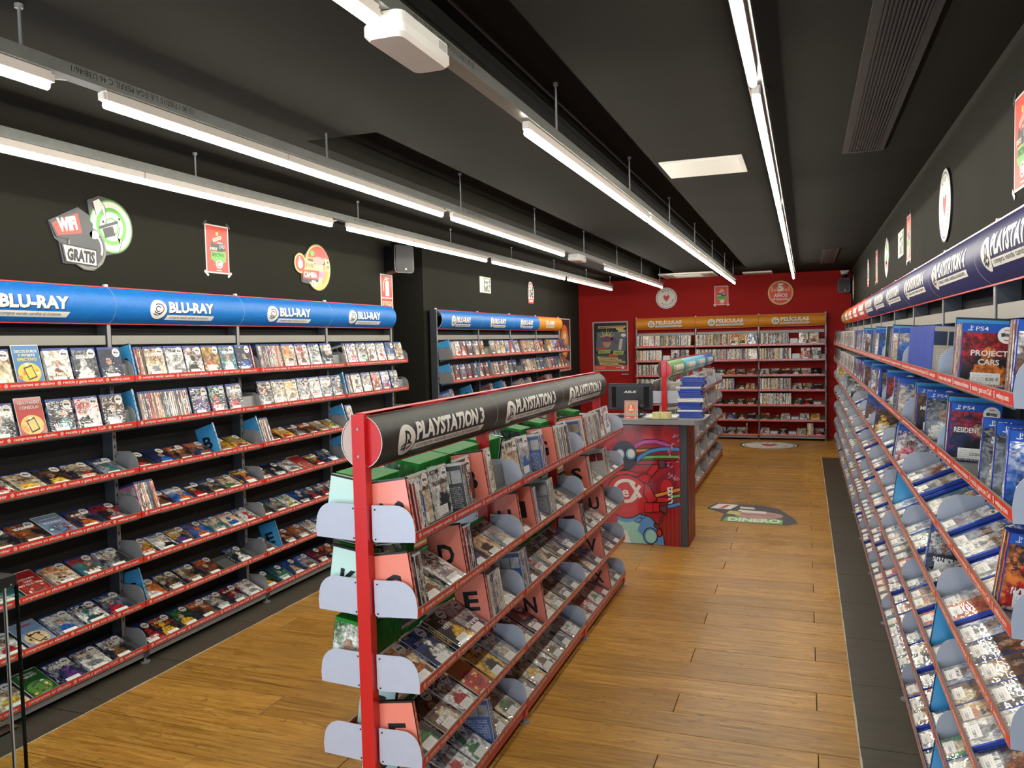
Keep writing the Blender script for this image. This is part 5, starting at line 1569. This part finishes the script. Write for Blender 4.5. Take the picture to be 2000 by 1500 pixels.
M_TAPECLR = flat('clear_tape', 200, 198, 188, 0.3)
def a4(f, w=0.21, h=0.297):
    f.rect(-w / 2, w / 2, -h / 2, h / 2, M_WHITE, 1); f.rect(-w / 2 + 0.008, w / 2 - 0.008, -h / 2 + 0.008, h / 2 - 0.008, redp, 2)
    f.rect(-0.04, 0.04, 0.055, 0.075, M_WHITE, 4, rot=0.35); f.rect(-0.035, 0.035, 0.058, 0.072, flat('sign_pink', 236, 150, 140), 5, rot=0.35); f.rect(-0.01, 0.012, 0.085, 0.105, yelp, 3)
    f.poly([(-0.05, 0.05), (-0.015, 0.03), (0.055, 0.055), (0.075, 0.0), (0.02, -0.02), (-0.06, 0.01)], M_DGREY, 3)
    for k in range(3):
        f.rect(0.0 + k * 0.018, 0.010 + k * 0.018, 0.035, 0.045, M_WHITE, 4, 0.005)
    f.text('DVD', 0.02, 0.008, 0.03, M_WHITE, 5, width=0.045, bold=0.0, rot=0.05); f.rect(-0.072, 0.0, -0.008, 0.014, M_DGREY, 4); f.text('JUEGOS', -0.07, -0.005, 0.022, M_WHITE, 6, width=0.066, bold=0.03)
    f.poly([(-0.06, -0.015), (0.075, -0.012), (0.07, -0.075), (-0.02, -0.085), (-0.06, -0.06)], greenp, 5); f.text('EFECTIVO', -0.05, -0.045, 0.03, M_BLACK, 7, width=0.105, bold=0.02)
    f.ell(0.01, -0.092, 0.032, 0.026, M_WHITE, 6, 20); f.arc(0.01, -0.092, 0.018, 0.016, 40, 320, 0.006, redp, 7, 12); f.path([(0.02, -0.104), (0.045, -0.08)], 0.008, M_WHITE, 7); f.rect(-0.015, 0.03, -0.132, -0.127, M_WHITE, 4)
def poster(label, M, w=0.21, h=0.297):
    root = board('paper_poster', label, 'poster', M, [(-w / 2, -h / 2), (w / 2, -h / 2), (w / 2, h / 2), (-w / 2, h / 2)], 0.001, lambda f: a4(f, w, h), M_WHITE, 'small red paper posters')
    for sx, sy, a in ((-1, -1, -0.7), (1, -1, 0.7), (-1, 1, 0.7), (1, 1, -0.7)):
        f = Flat(); f.rect(sx * w / 2 - 0.022, sx * w / 2 + 0.022, sy * (h / 2 + 0.004) - 0.008, sy * (h / 2 + 0.004) + 0.008, M_TAPECLR if sy < 0 else M_DGREY, 4, rot=a); f.upright(-0.001); f.build('tape_piece', root)
poster('red paper poster reading EFECTIVO taped between the wifi sign and CAMBIA sign', WALLL(4.095, 2.213))
poster('red paper poster taped to the right wall nearest the camera', WALLR(2.935, 2.19))
poster('pale taped poster beside the exit sign on the right wall', WALLR(5.88, 2.215))
poster('small red poster farther along the right wall', WALLR(8.41, 2.23))
poster('red paper poster centred on the red back wall', WALLB(-1.24, 2.245))

def cambia(f):
    f.ell(0.06, 0.0, 0.165, 0.168, yelp, 1, 40); f.ell(0.06, 0.008, 0.14, 0.145, flat('sign_orange', 226, 150, 90), 2, 36)
    f.ell(0.07, 0.07, 0.13, 0.085, redp, 3, 30, 0, 180); f.ell(0.07, 0.055, 0.14, 0.035, M_DGREY, 4, 24, 180, 360); f.ell(0.07, 0.05, 0.075, 0.03, flat('sign_pink', 236, 150, 140), 5, 20)
    f.poly([(0.03, 0.04), (0.12, 0.04), (0.13, -0.02), (0.10, -0.13), (0.03, -0.14), (0.0, -0.06)], flat('sign_beige', 214, 190, 150), 4); f.ell(0.08, -0.05, 0.06, 0.025, flat('sign_pink2', 206, 130, 160), 5, 16)
    f.ell(-0.01, 0.1, 0.028, 0.02, greenp, 6, 12); f.poly([(0.15, 0.085), (0.19, 0.06), (0.155, 0.03)], M_WHITE, 6)
    f.arc(0.06, 0.0, 0.152, 0.155, 200, 330, 0.018, yelp, 6, 16)
    f.ell(-0.165, 0.015, 0.072, 0.072, yelp, 5, 24); f.ell(-0.165, 0.015, 0.060, 0.060, redp, 6, 24); f.ell(-0.165, 0.01, 0.03, 0.034, M_WHITE, 7, 14); f.rect(-0.18, -0.165, 0.03, 0.062, M_WHITE, 7)
    f.poly([(-0.105, 0.045), (0.01, 0.035), (0.01, -0.02), (-0.11, -0.02)], flat('sign_cream', 222, 206, 140), 7); f.text('¡POWER', -0.1, -0.008, 0.042, M_BLACK, 8, width=0.10, bold=0.02)
    f.rect(0.155, 0.215, -0.02, 0.04, flat('sign_cream', 222, 206, 140), 7); f.text('UP!', 0.16, -0.006, 0.04, M_BLACK, 8, width=0.05, bold=0.02)
    f.poly([(-0.145, -0.03), (0.07, -0.025), (0.055, -0.09), (-0.14, -0.09)], redp, 9); f.text('CAMBIA', -0.128, -0.08, 0.055, M_WHITE, 10, width=0.17, bold=0.04)
    f.poly([(-0.15, -0.09), (0.06, -0.09), (0.05, -0.11), (-0.14, -0.115)], M_DGREY, 9); f.rect(-0.03, 0.02, -0.145, -0.1, M_WHITE, 10); f.text('1', -0.015, -0.14, 0.04, M_BLACK, 11, bold=0.03)
oc = [(0.06 + 0.17 * math.cos(math.radians(a)), 0.175 * math.sin(math.radians(a))) for a in range(-140, 141, 10)] + [(-0.11, 0.075), (-0.165, 0.092), (-0.225, 0.06), (-0.24, 0.01), (-0.22, -0.04), (-0.155, -0.06), (-0.155, -0.12), (-0.05, -0.13)]
board('wall_sign', 'cut-out wall sign reading POWER UP CAMBIA on the left wall', 'sign', WALLL(5.12, 2.185), oc, 0.008, cambia, M_DGREY)

exr = flat('extinguisher_red', 176, 20, 28, 0.4); cream = flat('luminous_cream', 226, 226, 196, 0.5); exg = flat('exit_green', 22, 60, 44, 0.4)
def ext(f):
    f.rect(-0.105, 0.105, -0.148, 0.148, cream, 1); f.rect(-0.095, 0.095, -0.052, 0.138, exr, 2); f.rect(-0.095, 0.095, -0.138, -0.062, exr, 2)
    f.rect(-0.025, 0.04, -0.04, 0.075, cream, 3); f.ell(0.0075, 0.075, 0.0325, 0.022, cream, 3, 16, 0, 180); f.rect(0.0, 0.015, 0.09, 0.108, cream, 3); f.path([(-0.03, 0.118), (0.045, 0.112)], 0.008, cream, 3)
    f.path([(0.0, 0.108), (-0.04, 0.10), (-0.06, 0.06), (-0.055, 0.0)], 0.010, cream, 3); f.text('EXTINTOR', 0, -0.122, 0.055, cream, 3, width=0.17, align='C', bold=0.01)
board('extinguisher_sign', 'red EXTINTOR sign with a fire extinguisher pictogram', 'sign', WALLL(6.235, 2.06), [(-0.107, -0.15), (0.107, -0.15), (0.107, 0.15), (-0.107, 0.15)], 0.003, ext, cream)
def exitp(f):
    f.rect(-0.16, 0.16, -0.085, 0.085, cream, 1); f.rect(-0.05, 0.15, -0.075, 0.075, exg, 2); f.rect(-0.15, -0.06, -0.075, 0.075, cream, 3)
    f.poly([(-0.03, 0.0), (0.01, 0.03), (0.01, 0.012), (0.05, 0.012), (0.05, -0.012), (0.01, -0.012), (0.01, -0.03)], cream, 4)
    f.ell(0.105, 0.055, 0.014, 0.014, cream, 4, 12); f.path([(0.10, 0.038), (0.095, -0.01), (0.12, -0.04), (0.145, -0.065)], 0.02, cream, 4); f.path([(0.095, -0.01), (0.07, -0.065)], 0.016, cream, 4); f.path([(0.10, 0.03), (0.07, 0.005), (0.06, 0.02)], 0.01, cream, 4); f.path([(0.10, 0.03), (0.13, 0.01), (0.145, 0.025)], 0.01, cream, 4)
    f.rect(-0.03, 0.09, 0.045, 0.068, M_WHITE, 4)
board('exit_sign', 'green and cream running-man exit sign on the left wall', 'sign', WALLL(8.545, 2.25), [(-0.165, -0.09), (0.165, -0.09), (0.165, 0.09), (-0.165, 0.09)], 0.003, exitp, cream, 'exit signs')
board('exit_sign', 'running-man exit sign on the right wall', 'sign', WALLR(6.34, 2.225), [(-0.165, -0.09), (0.165, -0.09), (0.165, 0.09), (-0.165, 0.09)], 0.003, exitp, cream, 'exit signs')
def ten(f):
    f.ell(0.0, 0.10, 0.085, 0.055, M_WHITE, 1, 20); f.arc(0.0, 0.1, 0.04, 0.03, 30, 330, 0.016, redp, 2, 14); f.rect(-0.10, 0.13, -0.075, 0.06, M_WHITE, 1); f.text('10€', -0.09, -0.055, 0.15, M_BLACK, 2, width=0.2, bold=0.04); f.poly([(-0.11, -0.075), (0.13, -0.075), (0.11, -0.135), (-0.09, -0.135)], redp, 2); f.rect(-0.06, 0.08, -0.115, -0.09, M_WHITE, 3)
board('wall_sign', 'cut-out 10 euro wall sign near the red wall corner', 'sign', TR(-3.499, 10.35, 2.245, D90), [(-0.11, -0.14), (0.11, -0.14), (0.145, -0.08), (0.14, 0.07), (0.08, 0.15), (-0.08, 0.15), (-0.115, 0.06)], 0.006, ten, M_DGREY)
def nos(f, r=0.165):
    f.ell(0, 0, r, r, M_WHITE, 1, 44); f.arc(0, 0, r * 0.90, r * 0.90, 0, 360, r * 0.035, M_NAVYP, 2, 40)
    hrt = [(0, -0.33), (-0.2, -0.1), (-0.30, 0.1), (-0.25, 0.26), (-0.1, 0.28), (0.0, 0.17), (0.12, 0.28), (0.27, 0.25), (0.30, 0.08), (0.18, -0.12)]
    f.poly([(a * r, b * r) for a, b in hrt], M_BLACK, 2); f.poly([(a * r * 0.88, b * r * 0.88) for a, b in hrt], flat('heart_red', 206, 50, 46), 3)
    f.path([(-0.1 * r, 0.33 * r), (-0.06 * r, 0.42 * r)], 0.03 * r, M_BLACK, 2); f.path([(0.1 * r, 0.34 * r), (0.2 * r, 0.42 * r)], 0.03 * r, M_BLACK, 2)
    def around(txt, a0, a1, flip):
        n = len(txt)
        for i, ch in enumerate(txt):
            a = math.radians(a0 + (a1 - a0) * i / max(1, n - 1))
            rad = r * 0.66 if not flip else r * 0.72
            rot = a - math.pi / 2 if not flip else a + math.pi / 2
            f.text(ch, rad * math.cos(a), rad * math.sin(a), r * 0.19, M_BLACK, 2, align='C', bold=0.04, rot=rot)
    around('NOS', 118, 76, False); around('RECICLAR', 232, 345, True)
board('round_sign', 'round white heart sign reading NOS RECICLAR on the red wall', 'sign', WALLB(-2.10, 2.237), circ(0, 0, 0.17, 0.17), 0.008, nos, M_EDGE, 'round heart signs')
board('round_sign', 'round white heart sign on the right wall near the camera', 'sign', WALLR(4.385, 2.205), circ(0, 0, 0.176, 0.176), 0.008, lambda f: nos(f, 0.171), M_BLACK, 'round heart signs')
board('round_sign', 'round white sign at the far end of the right wall', 'sign', WALLR(12.25, 2.24), circ(0, 0, 0.176, 0.176), 0.008, lambda f: nos(f, 0.171), M_BLACK, 'round heart signs')
def five(f):
    r = 0.185
    f.ell(0, 0, r, r, yelp, 1, 44); f.ell(0, 0, r * 0.94, r * 0.94, redp, 2, 44); f.arc(0, 0, r * 0.9, r * 0.9, 0, 360, 0.006, yelp, 3, 40)
    for k in range(-3, 4):
        if k: f.rect(k * 0.04 - 0.015, k * 0.04 + 0.015, 0.02, 0.06 + 0.03 * (abs(k) % 2), flat('sign_orange', 226, 150, 90), 3)
    f.text('5', 0, 0.03, 0.155, M_WHITE, 4, width=0.085, align='C', bold=0.06); f.text('AÑOS', 0, -0.065, 0.075, M_WHITE, 4, width=0.2, align='C', bold=0.03); f.text('DE GARANTÍA', 0, -0.11, 0.036, M_WHITE, 4, width=0.24, align='C', bold=0.03)
board('round_sign', 'round red and gold sign reading 5 AÑOS DE GARANTÍA', 'sign', WALLB(-0.357, 2.25), circ(0, 0, 0.19, 0.19), 0.008, five, M_BLACK)
def leaf(f):
    f.ell(0, 0, 0.16, 0.155, M_WHITE, 1, 24); f.ell(0, 0.03, 0.1, 0.09, greenp, 2, 20); f.rect(-0.1, 0.1, -0.08, -0.03, redp, 2); f.rect(-0.06, 0.06, 0.02, 0.06, M_WHITE, 3)
board('wall_sign', 'pale cut-out sign left of the exit sign on the right wall', 'sign', WALLR(7.365, 2.22), [(-0.17, 0.02), (-0.1, 0.13), (0, 0.165), (0.12, 0.12), (0.175, 0.0), (0.1, -0.12), (0.0, -0.165), (-0.12, -0.1)], 0.006, leaf, M_OFFWHITE)
board('wall_sign', 'distant 10 euro cut-out sign on the right wall', 'sign', WALLR(9.44, 2.235), [(-0.11, -0.14), (0.11, -0.14), (0.145, -0.08), (0.14, 0.07), (0.08, 0.15), (-0.08, 0.15), (-0.115, 0.06)], 0.006, ten, M_DGREY)

# framed poster on the red wall
fp_ = thing('framed_poster', 'silver-framed dark poster reading PELÍCULAS and JUEGOS on the red wall', 'poster', TR(-3.025, YB - 0.017, 1.481))
q = MB(); W2, H2 = 0.297, 0.408
for a, b, c_, d_ in ((-W2, W2, H2 - 0.02, H2), (-W2, W2, -H2, -H2 + 0.02), (-W2, -W2 + 0.02, -H2 + 0.02, H2 - 0.02), (W2 - 0.02, W2, -H2 + 0.02, H2 - 0.02)):
    q.box(a, b, -0.016, 0, c_, d_, M_EDGE)
q.build('frame', fp_)
f = Flat(); w, h = W2 - 0.02, H2 - 0.02
slate, kraft, lime = flat('poster_slate', 92, 100, 110), flat('poster_kraft', 200, 178, 116), flat('poster_lime', 170, 196, 92)
f.rect(-w, w, -h, h, M_BLACK, 1); f.rect(-w + 0.03, w - 0.03, -0.08, 0.24, slate, 2, 0.02); f.rect(-w + 0.02, w - 0.03, -0.34, -0.12, flat('poster_slate2', 62, 68, 78), 2); f.rect(-w, w, -h, -h + 0.075, redp, 3)
f.rect(-0.21, 0.25, 0.30, 0.335, kraft, 3, 0.01); f.rect(-0.19, 0.23, 0.312, 0.322, M_BLACK, 4); f.rect(0.10, 0.22, 0.27, 0.298, kraft, 3); f.rect(0.13, 0.25, 0.235, 0.268, kraft, 3)
# abstract burst of spikes over a bowl shape
for k in range(11):
    a = math.radians(20 + 14 * k); f.poly([(-0.06 + 0.07 * math.cos(a) , 0.13 + 0.04 * math.sin(a)), (-0.06 + (0.15 + 0.03 * (k % 2)) * math.cos(a), 0.13 + (0.13 + 0.03 * (k % 3)) * math.sin(a)), (-0.06 + 0.07 * math.cos(a + 0.2), 0.13 + 0.04 * math.sin(a + 0.2))], flat('poster_yellow', 206, 200, 96), 4)
f.ell(-0.06, 0.12, 0.10, 0.045, flat('poster_plum', 110, 70, 96), 5, 20); f.ell(-0.06, 0.07, 0.07, 0.09, flat('poster_tan', 176, 140, 108), 6, 22, 180, 360); f.path([(0.02, 0.15), (0.08, 0.08), (0.12, 0.04)], 0.05, flat('poster_plum', 110, 70, 96), 5)
f.rect(0.13, 0.18, -0.06, 0.12, flat('poster_bone', 196, 186, 172), 5, 0.03); f.ell(0.22, 0.18, 0.042, 0.028, M_WHITE, 5, 18)
f.rect(-0.24, -0.08, -0.045, -0.02, redp, 5); f.rect(-0.21, -0.01, -0.115, -0.06, lime, 5, 0.01); f.text('PELÍCULAS', -0.195, -0.10, 0.04, M_BLACK, 6, width=0.17, bold=0.03); f.rect(0.04, 0.21, -0.135, -0.075, lime, 5, 0.01, -0.06); f.text('JUEGOS', 0.06, -0.118, 0.042, M_BLACK, 6, width=0.13, bold=0.03, rot=-0.06); f.rect(-0.03, 0.12, -0.165, -0.13, redp, 5, 0, -0.06)
for k in range(5):
    f.rect(-0.23 + 0.01 * k, 0.12 + 0.06 * (k % 3), -0.20 - 0.03 * k, -0.174 - 0.03 * k, kraft, 4, 0.01, -0.08); f.rect(-0.20 + 0.01 * k, 0.08 + 0.06 * (k % 3), -0.19 - 0.03 * k, -0.184 - 0.03 * k, M_BLACK, 5, 0.0, -0.08)
f.rect(-0.25, -0.10, -h + 0.022, -h + 0.05, M_WHITE, 4); f.rect(-0.245, -0.105, -h + 0.026, -h + 0.046, redp, 5); f.ell(0.2, -h + 0.037, 0.024, 0.024, M_WHITE, 4, 16); f.rect(0.09, 0.16, -h + 0.033, -h + 0.041, M_WHITE, 4)
f.upright(-0.006); po = f.build('printed_sheet', fp_)
q = MB(); q.box(-w, w, -0.006, 0.0, -h, h, M_BLKPL); q.build('backing', fp_)

# tall framed mural at the end of the left rear wall
mu = thing('framed_poster', 'tall silver-framed fiery poster with a big 5, left rear wall', 'poster', TR(-3.558, 12.15, 1.53, D90))
q = MB(); W2, H2 = 0.30, 0.41
for a, b, c_, d_ in ((-W2, W2, H2 - 0.02, H2), (-W2, W2, -H2, -H2 + 0.02), (-W2, -W2 + 0.02, -H2 + 0.02, H2 - 0.02), (W2 - 0.02, W2, -H2 + 0.02, H2 - 0.02)):
    q.box(a, b, -0.016, 0, c_, d_, M_EDGE)
q.build('frame', mu)
f = Flat(); f.rect(-0.28, 0.28, -0.39, 0.39, flat('mural_dark', 70, 40, 50), 1); f.ell(0, 0.05, 0.22, 0.26, flat('mural_orange', 216, 110, 46), 2, 30); f.ell(0, 0.02, 0.16, 0.2, flat('mural_gold', 232, 170, 70), 3, 26); f.text('5', 0, -0.05, 0.3, M_WHITE, 4, width=0.16, align='C', bold=0.06); f.rect(-0.28, 0.28, -0.39, -0.30, redp, 3); f.rect(-0.2, 0.2, -0.12, -0.08, redp, 4)
f.upright(-0.006); f.build('printed_sheet', mu)
q = MB(); q.box(-0.28, 0.28, -0.006, 0, -0.39, 0.39, M_BLKPL); q.build('backing', mu)

# ------------------------------------------------------------------ floor stickers
def floor_sticker(label, pts, fn, M):
    root = thing('floor_sticker', label, 'floor sticker', M)
    q = MB(); q.prism(pts, 0.0004, 0.0010, M_DGREY, 'z'); q.build('vinyl_base', root)
    f = Flat(); fn(f); f.v = [(a, b, 0.0010 + h * 0.5) for a, b, h in f.v]; f.build('print', root)
cxs, cys = -0.47, 7.43
P = [(-0.88, 7.602), (-0.809, 7.863), (-0.60, 7.86), (-0.383, 7.828), (-0.233, 7.713), (-0.099, 7.339), (-0.068, 7.156), (-0.148, 7.046), (-0.705, 7.092), (-0.699, 7.404)]
def dinero(f):
    R_ = lambda a, b: (a - cxs, b - cys)
    f.poly([R_(-0.845, 7.615), R_(-0.79, 7.83), R_(-0.60, 7.82), R_(-0.66, 7.60)], M_WHITE, 1); f.poly([R_(-0.77, 7.62), R_(-0.71, 7.80), R_(-0.67, 7.80), R_(-0.72, 7.62)], flat('faded_red', 190, 80, 70), 2)
    f.poly([R_(-0.69, 7.11), R_(-0.19, 7.075), R_(-0.19, 7.26), R_(-0.66, 7.30)], greenp, 1); f.text('DINERO', -0.645 - cxs, 7.125 - cys, 0.19, M_WHITE, 2, width=0.44, bold=0.05)
    f.ell(-0.40 - cxs, 7.40 - cys, 0.21, 0.15, flat('faded_pink', 186, 140, 134), 2, 24); f.path([R_(-0.55, 7.42), R_(-0.26, 7.40)], 0.02, M_DGREY, 3); f.poly([R_(-0.60, 7.50), R_(-0.34, 7.47), R_(-0.34, 7.56), R_(-0.58, 7.60)], M_WHITE, 3)
    f.poly([R_(-0.68, 7.40), R_(-0.56, 7.38), R_(-0.55, 7.52), R_(-0.66, 7.54)], flat('faded_yellow', 196, 190, 110), 3); f.poly([R_(-0.58, 7.66), R_(-0.44, 7.64), R_(-0.46, 7.72), R_(-0.58, 7.74)], M_WHITE, 2)
floor_sticker('angular DINERO floor sticker in the aisle', [(a - cxs, b - cys) for a, b in reversed(P)], dinero, TR(cxs, cys, 0.0))
floor_sticker('round white heart sticker on the floor before the back rack', circ(0, 0, 0.41, 0.41, 44), lambda f: nos(f, 0.385), TR(-0.503, 12.23, 0.0))

bpy.context.view_layer.update()
